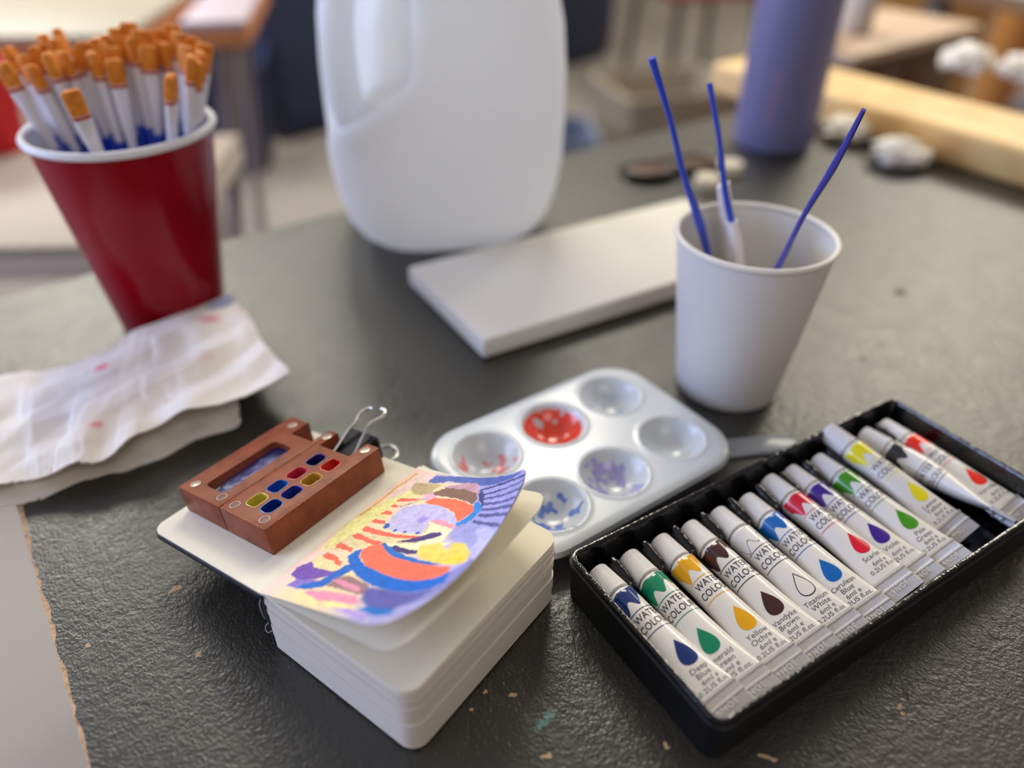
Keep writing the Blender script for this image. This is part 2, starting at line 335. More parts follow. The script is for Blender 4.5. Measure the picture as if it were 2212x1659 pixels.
# pine board lying along the far right side of the table
bt = thing('pine_board', 'long pale pine board lying along the far right edge of the grey table', 'board', tp(.724, .0), TYAW)
pm = M('pine', (238, 202, 142), .5, mix=(30, (222, 176, 112), .35, .7)); wave_bump(pm, 40, .2, .0004, 'X', 3)
obj('plank', *rbox(.05, .17, .0168, .100, .90, .0332, .007, 4), pm, bt)
# ------------------------------------------------------------------ gallon jug
def jug():
    g = thing('plastic_jug', 'large translucent white plastic jug behind the white canvas', 'jug', (-.0515, .558, 0), math.radians(9))
    n = 96; rings = []
    prof = [(0, .040, 2.8), (.0008, .048, 3.), (.004, .0580, 3.2), (.012, .0665, 3.4), (.024, .0730, 3.6), (.042, .0780, 3.8), (.065, .0808, 4), (.095, .0815, 4), (.12, .0812, 4), (.15, .079, 3.8), (.175, .074, 3.4), (.195, .064, 2.9), (.212, .048, 2.4), (.222, .031, 2.1), (.235, .022, 2), (.25, .0205, 2)]
    Z = np.linspace(0, 1, 90)
    zs = np.array([p[0] for p in prof]); rs = np.array([p[1] for p in prof]); es = np.array([p[2] for p in prof])
    tt = np.linspace(0, len(prof)-1, 120)
    rings = []
    for q in tt:
        z = np.interp(q, range(len(prof)), zs); r = np.interp(q, range(len(prof)), rs); e = np.interp(q, range(len(prof)), es)
        ring = []
        for j in range(n):
            a = 2*math.pi*j/n; c, s = math.cos(a), math.sin(a)
            k = (abs(c)**e+abs(s)**e)**(-1/e); x, y = r*k*c, r*k*s
            # hollow pressed in behind the handle, left front corner
            da = (math.degrees(a)-222+180) % 360-180
            hf = 1/(1+math.exp(-(z-.098-.0006*(da+10))/.004))*(1-1/(1+math.exp(-(z-.20)/.008)))
            f = hf*math.exp(-(da/27)**4)
            x -= f*.034*math.cos(math.radians(222)); y -= f*.034*math.sin(math.radians(222))
            ring.append((x, y, z))
        rings.append(ring)
    V, F = loft(rings, True, True)
    m = M('milky_plastic', (244, 244, 243), .42, spec=.3)
    obj('body', V, F, m, g, angle=70)
    N = m.node_tree.nodes; L = m.node_tree.links; pb = N['Principled BSDF']; tb = N.new('ShaderNodeBsdfTranslucent'); tb.inputs[0].default_value = (.93, .95, .98, 1)
    mx = N.new('ShaderNodeMixShader'); mx.inputs[0].default_value = .48; L.new(pb.outputs[0], mx.inputs[1]); L.new(tb.outputs[0], mx.inputs[2]); L.new(mx.outputs[0], N['Material Output'].inputs[0])
    d = Vector((math.cos(math.radians(222)), math.sin(math.radians(222)), 0))
    P = smoothpath([d*.066+Vector((0, 0, .088)), d*.082+Vector((0, 0, .10)), d*.087+Vector((0, 0, .13)), d*.084+Vector((0, 0, .165)), d*.068+Vector((0, 0, .195)), d*.040+Vector((0, 0, .212))], 8)
    obj('handle', *tubepath(P, .0125, 20, .85), m, g)
    obj('cap', *lathe([(.021, .238), (.0215, .239), (.0215, .255), (.020, .257), (.0, .257)], 40, True, False), M('jug_cap_blue', (60, 110, 190), .4), g)
jug()
# ------------------------------------------------------------------ white canvas block
cv = thing('stretched_canvas', 'blank white stretched canvas lying in front of the jug', 'canvas', (0, 0, 0), mat=Matrix.Translation((-.0162, .3672, 0)) @ Matrix.Rotation(math.atan2(.0704, .119), 4, 'Z'))
obj('canvas_cover', *rbox(.118, .0517, .0075, .237, .1035, .0125, .0012, 3), M('primed_canvas', (238, 234, 224), .75, bump=(2500, .3, .0002)), cv)
obj('stretcher_bar', *join([rbox(.118, .009, .0006, .22, .014, .0012), rbox(.118, .095, .0006, .22, .014, .0012), rbox(.009, .0517, .0006, .014, .07, .0012), rbox(.228, .0517, .0006, .014, .07, .0012)]), M('raw_board', (196, 162, 124)), cv, smooth=False)
# ------------------------------------------------------------------ lavender bottle
b = thing('water_bottle', 'tall lavender metal water bottle standing at the back of the table', 'bottle', (.2515, .748, 0))
obj('body', *lathe([(.033, .0004), (.0355, .0015), (.0372, .006), (.0378, .02), (.0378, .21), (.036, .225), (.026, .243), (.024, .25)], 72), M('lavender_coating', (112, 110, 152), .42, metal=.0, spec=.5, bump=(3000, .2, .0001)), b)
obj('lid', *lathe([(.0255, .25), (.026, .252), (.026, .272), (.024, .276), (.0, .276)], 48, True, False), M('dark_plastic', (36, 36, 40), .4), b)
V = []; F = []
for k, (w, z0, z1) in enumerate(((.0035, .030, .038), (.0028, .040, .046), (.0036, .048, .056), (.0028, .058, .064), (.0034, .066, .074))):
    for i in range(5):
        a = math.radians(-118)+(i/4-.5)*w/.038*2
        V += [(.03795*math.cos(a), .03795*math.sin(a), z0), (.03795*math.cos(a), .03795*math.sin(a), z1)]
        if i: q = len(V)-4; F.append((q, q+2, q+3, q+1))
obj('printed_mark', V, F, M('pink_print', (140, 116, 146), .5), b)
# ------------------------------------------------------------------ white paper cup
def cup(name, label, loc, rt_, rb, h, lip, mo, mi, mlip, cat='cup', ribs=()):
    c = thing(name, label, cat, loc)
    th = .0006
    pro = [(rb-.004, .006), (rb-.0035, .0005), (rb-.001, 0), (rb, .001)]
    N_ = 24
    for i in range(1, N_+1):
        z = .001+(h-.003-.001)*i/N_; r = rb+(rt_-rb)*i/N_
        for q in ribs:
            r += q[1]*math.exp(-((z/h-q[0])/.006)**2)
        pro.append((r, z))
    V, F = lathe(pro, 96, False, False)
    obj('cup_wall', V, F, mo, c)
    pin = [(r-th, z) for r, z in pro[4:]][::-1]+[(rb-.002, .007), (.0001, .0065)]
    obj('cup_lining', *lathe(pin, 96, False, True), mi, c)
    lp = [(rt_+.0001+lip*.55+lip*math.cos(a), h-lip+lip*math.sin(a)) for a in np.linspace(math.pi, -math.pi, 17)]
    lp = [(r-lip*.6, z) for r, z in lp]
    V, F = lathe(lp, 96, False, False); obj('rolled_rim', V, F, mlip, c)
    return c
pw = M('paper_cup_white', (214, 210, 208), .45, bump=(1500, .15, .0001))
cup('paper_cup', 'white paper cup holding thin blue-handled brushes upside down', (.1185, .3465, 0), .0382, .0272, .0905, .0015, pw, M('paper_cup_inside', (216, 212, 206), .5, mix=(35, (214, 196, 150), .55, .75)), M('paper_cup_rim', (222, 216, 206), .5))
# ------------------------------------------------------------------ red plastic cup
cup('party_cup', 'tall red plastic cup packed with orange-tipped paintbrushes', (-.2110, .4130, 0), .0470, .0302, .120, .0022, M('red_plastic', (146, 3, 20), .2, spec=.32, mix=(14, (124, 2, 16), .4, .7)), M('cup_inside_white', (230, 230, 236), .4), M('cup_lip_white', (228, 228, 232), .35), ribs=((.30, .0004), (.62, .0005), (.80, -.0006)))
# brushes
def S3(a, b): return Vector(a), Vector(b)
def flat_brush(name, label, base, tip, cat, group, yawdeg, L_br=.0120, wid=.0084, parent=None, variant=0):
    base = Vector(base); tip = Vector(tip); d = (tip-base); Lt = d.length; d.normalize()
    x = d.cross(Vector((0, 0, 1))); x = x.normalized() if x.length > 1e-4 else Vector((1, 0, 0)); y = d.cross(x).normalized()
    a = math.radians(yawdeg); xx = x*math.cos(a)+y*math.sin(a); yy = d.cross(xx).normalized()
    mt = Matrix.Identity(4)
    for i, v in enumerate((xx, yy, d)):
        for k in range(3): mt[k][i] = v[k]
        mt[0][3], mt[1][3], mt[2][3] = base
    t = thing(name, label, cat, group=group, mat=mt)
    def sect(z, hx, hy, n=14, e=2.6):
        o_ = []
        for j in range(n):
            q = 2*math.pi*j/n; c, s = math.cos(q), math.sin(q); k = (abs(c)**e+abs(s)**e)**(-1/e); o_.append((hx*k*c, hy*k*s, z))
        return o_
    hw, ht = wid/2, .0024
    Lf = .025
    z1 = Lt-L_br; z0 = z1-Lf
    key = (round(Lt, 4), L_br, wid)
    obj('bristles', *loft([sect(z1-.001, hw*.96, ht*.95, 14, 5), sect(z1+.004, hw*1.04, ht*1.1, 14, 5), sect(Lt-.0022, hw*1.05, ht*1.0, 14, 5), sect(Lt-.0006, hw*1.0, ht*.85, 14, 4), sect(Lt, hw*.88, ht*.55, 14, 3)]), M('golden_bristle', (232, 142, 38), .7, bump=(2500, .6, .0004), mix=(300, (186, 98, 20), .4, .8)), t)
    obj('ferrule', *loft([sect(z0-.009, .0022, .0021), sect(z0, .0029, .0026), sect(z0+.012, .0037, .0026), sect(z1-.004, hw, ht*1.05, 14, 4), sect(z1, hw, ht, 14, 4)]), M('clear_white_ferrule', (226, 222, 228), .2, spec=.8, coat=.5), t)
    obj('collar', *loft([sect(z1-.0020, hw*1.04, ht*1.12, 14, 4), sect(z1-.0004, hw*1.04, ht*1.12, 14, 4)]), M('red_collar', (178, 74, 50), .4), t, label='thin orange-red band at the ferrule')
    zh = z0-.007
    obj('handle', *loft([sect(0, .0008, .0008, 10), sect(.004, .0016, .0016, 10), sect(zh*.45, .0021, .0021, 10), sect(zh*.8, .0030, .0030, 10), sect(zh, .0021, .0021, 10)]), M('blue_handle', (24, 64, 190), .22, spec=.7, coat=.4), t)
    return t
CX = Vector((-.2110, .4130, 0))
n_b = 0
for k, (tx, ty, tz, yaw, bx, by) in enumerate(BR):
    tip = Vector((tx, ty, tz)); base = CX+Vector((bx, by, .010))
    flat_brush('paintbrush', BRL[k] if k < len(BRL) else None, base, tip, 'paintbrush', 'orange-tipped brushes in the red cup', yaw)
# thin handles in the white cup: each brush stands bristles down
WC = Vector((.1185, .3465, 0))
def upside_brush(label, P, R, col, fr=.2, fk=1.15, name='paintbrush'):
    P = smoothpath(P, 8)
    rr = np.interp(np.linspace(0, 1, len(P)), np.linspace(0, 1, len(R)), R)
    b0 = Vector(P[0]); t = thing(name, label, 'paintbrush', tuple(b0), group='thin blue brushes in the white cup')
    Q = [p-b0 for p in P]
    nf = int(len(Q)*fr)
    obj('handle', *tubepath(Q[nf:], rr[nf:], 12), col, t)
    obj('ferrule', *tubepath(Q[4:nf+2], [r*fk for r in rr[4:nf+2]], 12), M('clear_white_ferrule', (214, 208, 212)), t)
    obj('bristles', *tubepath(Q[:5], [.0006, .0024, .0028, .0026, .0022], 12, .5), M('golden_bristle', (206, 124, 34)), t)
bl = M('blue_handle', (22, 52, 160)); bl2 = M('violet_blue_handle', (58, 56, 160), .25, spec=.7, coat=.4)
for k, (lb, P, R, c_) in enumerate(WB): upside_brush(lb, P, [r*mm for r in R], bl if c_ == 0 else bl2, .54 if k == 1 else .2, 1.7 if k == 1 else 1.15)
# white plastic sleeve leaning in the cup
t = thing('brush_sleeve', 'clear white plastic brush sleeve leaning in the paper cup', 'sleeve', SL0)
P = [Vector((0, 0, 0)), Vector(SL1)-Vector(SL0)]
q = P[1]
obj('sleeve_tube', *tubepath([q*(i/8) for i in range(9)], [.0016, .0022, .0028, .0032, .0036, .0040, .0043, .0044, .0044], 20, .6), M('clear_white_ferrule', (214, 208, 212)), t)
PAINT=[(2.5,0,(236,200,190),[(77.9,4.3),(79.5,15.1),(74.5,13.3),(72.1,8.3),(63.6,8.6),(58.3,6.8),(42.7,-1.6),(53.8,2.7),(65.4,2.7)]),
(2.5,0,(226,216,140),[(59.4,4.9),(69.2,11.1),(72.5,16.0),(73.8,21.2),(63.4,12.9),(54.8,9.7),(53.3,15.1),(45.5,9.3),(40.2,9.5),(29.5,9.2),(25.2,2.9),(41.5,-0.1),(53.8,2.7)]),
(2,0,(220,200,150),[(40.2,9.5),(42.4,22.6),(45.2,38.4),(43.0,36.9),(36.6,21.3),(28.3,10.6),(26.5,6.2),(31.8,6.4)]),
(2.5,0,(158,155,204),[(79.4,14.4),(81.6,31.8),(79.4,70.5),(68.9,71.9),(39.6,68.9),(23.7,74.9),(7.5,70.9),(0.3,66.4),(0.7,53.0),(10.4,60.2),(31.2,63.3),(39.6,68.2),(46.1,62.6),(49.8,46.9),(57.3,43.6),(63.5,48.5),(78.2,38.5),(74.7,13.9)]),
(1.5,0,(186,182,220),[(55.9,56.7),(55.8,62.7),(54.0,69.6),(39.6,68.9),(45.5,62.5),(49.5,62.5)]),
(1,0,(130,130,185),[(33.3,62.5),(41.6,67.0),(40.3,69.7),(28.3,69.8),(16.9,65.6),(14.1,62.3),(25.5,62.5)]),
(0.4,0,(84,98,160),[(74.2,13.4),(78.6,14.3),(80.7,32.5),(79.7,51.8),(79.2,65.0),(77.7,59.1),(75.8,44.4),(77.0,35.6),(76.8,23.9),(74.1,17.7)]),
(0.7,0,(188,163,118),[(69.2,8.3),(72.1,8.3),(73.5,14.2),(74.6,22.0),(70.7,20.0),(68.5,21.3),(65.7,14.5),(67.2,10.7)]),
(0.8,0,(232,170,190),[(66.9,18.1),(69.2,21.5),(67.8,24.3),(64.2,22.2),(64.7,19.5)]),
(0.3,0,(190,145,155),[(73.4,23.1),(77.0,32.5),(77.2,38.6),(73.2,44.0),(71.4,43.4),(72.5,27.8)]),
(0.3,0,(128,94,78),[(69.2,21.0),(73.3,24.8),(73.8,35.2),(72.1,42.8),(69.5,45.4),(66.7,45.0),(67.9,42.5),(68.8,33.4),(68.2,23.2)]),
(0.3,0,(240,108,72),[(63.7,21.9),(66.9,23.6),(68.4,33.7),(67.7,40.4),(66.2,45.8),(64.8,47.8),(62.8,47.7),(59.1,45.7),(58.0,44.5),(61.8,39.6),(63.6,32.0),(63.3,24.7)]),
(0.3,0,(48,128,196),[(67.4,45.2),(68.5,46.9),(66.3,50.6),(63.3,51.8),(59.3,50.7),(57.1,48.2),(55.8,45.8),(57.7,44.7),(60.0,47.2),(63.5,48.0)]),
(0.3,0,(62,62,112),[(72.1,43.9),(73.6,44.6),(71.5,47.7),(67.6,50.7),(65.0,51.2),(67.9,49.1),(69.2,46.4)]),
(0.3,1.0,(70,72,122),[(73.8,43.7),(75.7,50.8),(76.8,60.4),(76.5,70.1)]),
(0.3,0.8,(70,72,122),[(71.8,46.6),(73.3,56.1),(74.1,62.4),(74.8,69.3)]),
(0.3,1.0,(78,80,130),[(69.6,48.5),(70.6,58.3),(71.7,68.7)]),
(0.3,1.2,(84,86,136),[(67.1,51.2),(67.7,60.6),(68.0,69.0)]),
(0.3,1.3,(84,86,136),[(64.6,52.0),(64.9,61.6),(64.9,68.7)]),
(0.3,1.4,(84,86,136),[(61.9,53.0),(61.9,62.1),(61.4,68.9)]),
(0.3,1.5,(84,86,136),[(58.9,52.5),(58.1,60.7),(56.7,67.8)]),
(0.6,0,(192,182,216),[(52.3,14.7),(56.6,14.2),(60.7,17.9),(63.1,23.3),(63.7,31.8),(61.1,40.2),(58.0,44.3),(56.8,41.1),(56.1,32.2),(52.4,33.5),(48.3,33.8),(46.1,26.3),(45.6,19.3),(49.2,15.9)]),
(1.5,0,(160,140,208),[(53.7,26.2),(57.2,26.6),(56.8,30.4),(53.3,29.7)]),
(0.3,0.5,(120,130,140),[(57.6,13.5),(62.7,17.5),(66.0,21.4)]),
(0.8,0,(236,230,182),[(53.2,33.4),(56.1,35.1),(55.4,45.4),(51.7,45.2),(47.4,46.3),(47.5,50.5),(41.0,40.4),(37.7,27.7),(38.6,23.8),(43.8,36.8),(47.4,35.4),(50.4,34.7)]),
(0.5,0,(240,150,160),[(55.9,32.0),(57.6,36.0),(56.2,45.4),(54.0,45.9),(54.9,39.3),(54.9,34.1)]),
(0.3,0.6,(215,180,150),[(47.2,34.9),(53.7,33.7)]),
(0.3,0,(238,102,80),[(59.7,9.4),(61.9,9.5),(64.8,18.5),(63.0,17.1),(60.1,11.4)]),
(0.3,0,(238,102,80),[(56.5,8.9),(58.2,10.1),(58.3,13.4),(56.5,11.9)]),
(0.3,0,(238,102,80),[(51.4,8.6),(53.7,10.0),(54.1,13.3),(52.9,14.0),(51.0,9.7)]),
(0.3,0,(238,102,80),[(46.3,8.8),(48.0,9.3),(48.8,14.0),(47.3,16.0),(46.7,13.4),(45.9,9.9)]),
(0.3,0,(238,102,80),[(41.4,9.2),(43.2,9.3),(43.8,17.3),(44.6,24.9),(47.6,35.2),(45.4,33.0),(42.5,24.1),(41.2,16.3),(40.8,11.3)]),
(0.3,0,(238,102,80),[(37.1,8.5),(38.7,9.6),(38.6,17.6),(38.9,24.5),(36.5,21.5),(36.3,15.5),(36.0,10.5)]),
(0.3,0,(238,102,80),[(29.8,6.9),(32.2,7.5),(31.3,15.5),(29.8,16.4),(29.6,13.0),(28.9,8.3)]),
(0.8,0,(242,208,150),[(18.8,7.0),(22.5,4.6),(23.1,10.5),(23.2,16.9),(20.7,20.1),(17.9,17.2),(17.7,10.9)]),
(0.3,0,(238,102,80),[(23.7,6.7),(25.9,7.8),(25.7,12.2),(24.3,17.8),(22.0,19.6),(22.1,17.0),(23.4,13.4),(22.8,9.2)]),
(0.25,0,(28,92,170),[(45.4,16.3),(47.8,15.8),(48.5,17.6),(46.9,18.7),(45.0,18.0)]),
(0.25,0,(28,92,170),[(45.7,21.7),(47.1,22.3),(46.5,23.2),(45.5,22.9)]),
(0.25,0,(28,92,170),[(46.4,25.9),(47.7,26.6),(47.2,27.6),(46.2,27.2)]),
(0.25,0,(28,92,170),[(47.6,31.3),(49.1,31.9),(48.8,33.2),(47.6,32.7)]),
(0.3,0,(76,46,112),[(41.5,28.2),(46.2,33.7),(50.8,38.7),(51.8,41.6),(50.7,43.4),(48.7,41.5),(44.1,35.8)]),
(1.2,0,(238,205,92),[(39.4,40.6),(43.3,38.8),(47.3,45.7),(45.1,49.3),(44.9,52.3),(48.4,51.1),(48.5,57.5),(44.8,63.3),(40.5,65.8),(38.0,61.9),(36.9,53.8),(37.5,46.1)]),
(1.8,0,(246,198,66),[(39.4,54.8),(42.8,57.2),(43.1,63.3),(39.4,64.8),(38.1,59.7)]),
(0.3,0,(70,45,105),[(38.0,28.0),(39.8,29.2),(39.8,35.1),(40.6,40.2),(39.0,41.0),(37.4,36.9),(37.1,31.4)]),
(0.3,0,(22,104,184),[(37.5,23.7),(39.3,24.1),(37.4,31.0),(36.9,39.6),(37.1,48.7),(37.4,56.1),(35.4,51.8),(34.5,42.1),(34.6,31.8)]),
(0.5,0,(244,108,80),[(29.0,22.0),(32.2,19.4),(35.2,19.8),(38.0,23.6),(34.8,31.6),(34.7,41.9),(35.8,51.4),(37.0,61.2),(34.4,62.1),(30.0,59.6),(26.7,52.8),(25.6,45.5),(25.7,37.5),(26.0,29.0)]),
(0.6,0,(0,98,190),[(27.3,17.2),(30.9,17.0),(33.1,18.9),(29.5,21.1),(27.7,23.9),(26.3,28.7),(25.9,37.3),(25.7,45.4),(26.8,52.7),(30.1,59.5),(34.9,63.0),(29.6,65.6),(24.2,62.5),(21.1,57.1),(19.0,49.1),(18.9,40.6),(20.5,31.2),(22.8,23.9)]),
(0.6,0,(112,76,162),[(11.4,4.0),(15.0,2.6),(19.6,5.9),(17.5,10.4),(18.8,19.3),(22.1,21.4),(18.7,22.7),(12.9,16.8),(9.7,11.2)]),
(0.6,0,(134,112,192),[(6.1,8.5),(10.2,9.5),(13.5,20.0),(9.5,17.4),(6.7,14.8)]),
(0.5,0,(28,100,186),[(24.7,22.2),(22.2,25.6),(15.6,24.3),(10.9,24.5),(7.7,20.1),(6.2,14.2),(9.0,14.8),(12.7,19.5),(18.0,20.3),(23.5,20.5)]),
(1,0,(150,115,118),[(17.5,24.2),(19.9,27.4),(18.8,39.3),(14.1,44.6),(12.8,39.6),(12.4,28.0),(11.9,24.7)]),
(0.8,0,(222,142,166),[(15.2,23.3),(16.9,25.8),(16.4,37.8),(14.3,40.2),(13.9,33.6)]),
(0.8,0,(222,142,166),[(6.0,20.5),(7.7,20.9),(10.3,30.8),(12.1,41.3),(9.3,47.1),(6.9,43.5),(6.8,36.0),(3.5,37.8),(2.7,33.5),(4.9,29.2),(5.2,23.9)]),
(1.5,0,(92,92,162),[(17.7,39.9),(21.1,57.1),(24.8,64.7),(18.2,64.0),(10.0,60.6),(8.7,52.0),(10.9,45.2)]),
(1,0,(22,112,190),[(6.1,50.5),(9.3,51.1),(11.4,62.3),(8.5,63.5),(5.8,59.6)]),
(1.2,0,(242,222,150),[(4.1,17.0),(5.1,22.4),(4.0,30.6),(6.2,36.9),(7.1,47.6),(5.2,49.0),(3.2,38.3),(2.9,27.6)]),
(1,0,(166,142,212),[(3.2,41.4),(5.1,46.1),(5.1,57.7),(3.3,59.0),(2.6,52.2)]),
(0.4,1.1,(214,165,62),[(77.2,4.1),(73.6,3.5),(66.6,2.2),(58.3,2.4),(50.9,2.1),(47.6,1.6)])]
# ------------------------------------------------------------------ six-well palette
PM = Matrix.Translation((.0332, .2782, 0)) @ Matrix.Rotation(math.atan2(.585, .811), 4, 'Z')
pal = thing('mixing_palette', 'white plastic six-well mixing palette beside the open sketchbook', 'palette', mat=PM)
WELLS = [(-.0405, .0210), (-.0008, .0210), (.0378, .0228), (-.0352, -.0225), (.0005, -.0225), (.0400, -.0200)]
WR = .0158; ZT = .0118
def palz(x, y, hx=.064, hy=.046, r=.021):
    """top surface height"""
    qx, qy = abs(x)-(hx-r), abs(y)-(hy-r)
    dd = math.hypot(max(qx, 0), max(qy, 0))+min(max(qx, qy), 0)-r          # signed distance to outline
    z = ZT-.0010*max(0, 1+dd/.004)**2
    for wx, wy in WELLS:
        q = math.hypot(x-wx, y-wy)
        if q < WR: z = min(z, ZT-.0107*(1-(q/WR)**2.3)+.0004*math.exp(-((WR-q)/.0012)**2))
        else: z += .0005*math.exp(-((q-WR)/.0013)**2)
    return z
rings = []
NR = 150
def ringpts(s):
    base = rrect(.064, .046, .021, 14)
    # resample by angle
    return [(p[0]*s, p[1]*s) for p in base]
# fine height field clipped to the rounded outline
nx, ny = 170, 124
V, F = [], []
idx = {}
def inside(x, y, m=0.):
    qx, qy = abs(x)-(.064-.021), abs(y)-(.046-.021)
    return math.hypot(max(qx, 0), max(qy, 0))+min(max(qx, qy), 0)-.021 <= m
def snap(x, y):
    qx, qy = abs(x)-.043, abs(y)-.025
    d = math.hypot(max(qx, 0), max(qy, 0))+min(max(qx, qy), 0)-.021
    if d > -.0006:
        if qx > 0 and qy > 0: k = .021/math.hypot(qx, qy); return math.copysign(.043+qx*k, x), math.copysign(.025+qy*k, y)
        if qx > qy: return math.copysign(.064, x), y
        return x, math.copysign(.046, y)
    return x, y
for j in range(ny+1):
    for i in range(nx+1):
        x, y = -.064+.128*i/nx, -.046+.092*j/ny
        if inside(x, y, .0004):
            x, y = snap(x, y); idx[i, j] = len(V); V.append((x, y, palz(x, y)))
for j in range(ny):
    for i in range(nx):
        k = [(i, j), (i+1, j), (i+1, j+1), (i, j+1)]
        q = [idx[a] for a in k if a in idx]
        if len(q) >= 3: F.append(tuple(q))
wp = M('palette_plastic', (210, 214, 217), .22, spec=.5, sub=.25)
V2, F2 = sheet(V, F, .0009)
obj('well_tray', V2, F2, wp, pal, angle=60)
sk = rrect(.064, .046, .021, 14); ski = rrect(.0632, .0452, .0205, 14)
sk2 = rrect(.0648, .0468, .0215, 14)
obj('skirt', *loft([[(x, y, ZT-.0013) for x, y in ski], [(x, y, ZT-.0009) for x, y in sk], [(x, y, ZT-.0036) for x, y in sk2], [(x*.985, y*.982, ZT-.0036) for x, y in sk2], [(x*.98, y*.975, ZT-.0022) for x, y in sk]], False, False), wp, pal)
RES = [(0, (232, 110, 112), .53, 21, (226, 150, 150)), (1, (232, 62, 40), .27, 14, (236, 90, 66)), (2, (176, 186, 214), .70, 30, (190, 200, 220)), (3, (84, 114, 206), .52, 55, (130, 152, 214)), (4, (158, 152, 212), .50, 40, (186, 176, 216))]
for wi, colr, th, sd, c2 in RES:
    wx, wy = WELLS[wi]; V = []; F = []; ix = {}; n = 90; cc = []
    for j in range(n+1):
        for i in range(n+1):
            x, y = (i/n*2-1)*WR*.93, (j/n*2-1)*WR*.93
            q = math.hypot(x, y)/WR
            if q > .92: continue
            v = .55*float(vnoise(x*190, y*190, sd))+.45*float(vnoise(x*420, y*420, sd+9))-.22*max(0, q-.55)
            if wi == 1: v += .22*math.exp(-(q/.62)**6)-.05+.1*(x/WR)
            if wi in (0,): v -= .25*max(0, (y+x)/WR)
            if v > th: ix[i, j] = len(V); V.append((wx+x, wy+y, palz(wx+x, wy+y)+.00012)); cc.append(vnoise(x*600, y*600, sd+4))
    for j in range(n):
        for i in range(n):
            k = [(i, j), (i+1, j), (i+1, j+1), (i, j+1)]
            if all(a in ix for a in k): F.append(tuple(ix[a] for a in k))
    used = sorted({a for f in F for a in f}); rm = {a: b for b, a in enumerate(used)}
    V = [V[a] for a in used]; F = [tuple(rm[a] for a in f) for f in F]; f = np.array([cc[a] for a in used])[:, None]
    if not F: continue
    cols = np.array(s2l(colr))*(1-f)+np.array(s2l(c2))*f
    obj('paint_residue', V, F, M('wet_paint', (200, 80, 60), .18, attr=True, spec=.6), pal, cols=cols, label='smears of %s paint in the well' % ('pink', 'bright red', 'pale grey', 'blue', '', 'lavender')[wi if wi < 4 else 5])
# clear plastic strip under the palette corner
cs = thing('clear_strip', 'clear flat plastic strip sticking out behind the palette corner', 'strip', (.1015, .286, 0), math.atan2(.004, .038)+.06)
m = M('clear_plastic', (225, 230, 236), .22, trans=.72, ior=1.3, spec=.5)
obj('strip_body', *rbox(.021, .0025, .0012, .042, .0125, .0016, .0006), m, cs)
obj('ridge', *join([rbox(.021, .0074, .0023, .041, .0008, .0005), rbox(.021, -.0024, .0023, .041, .0008, .0005)]), m, cs)

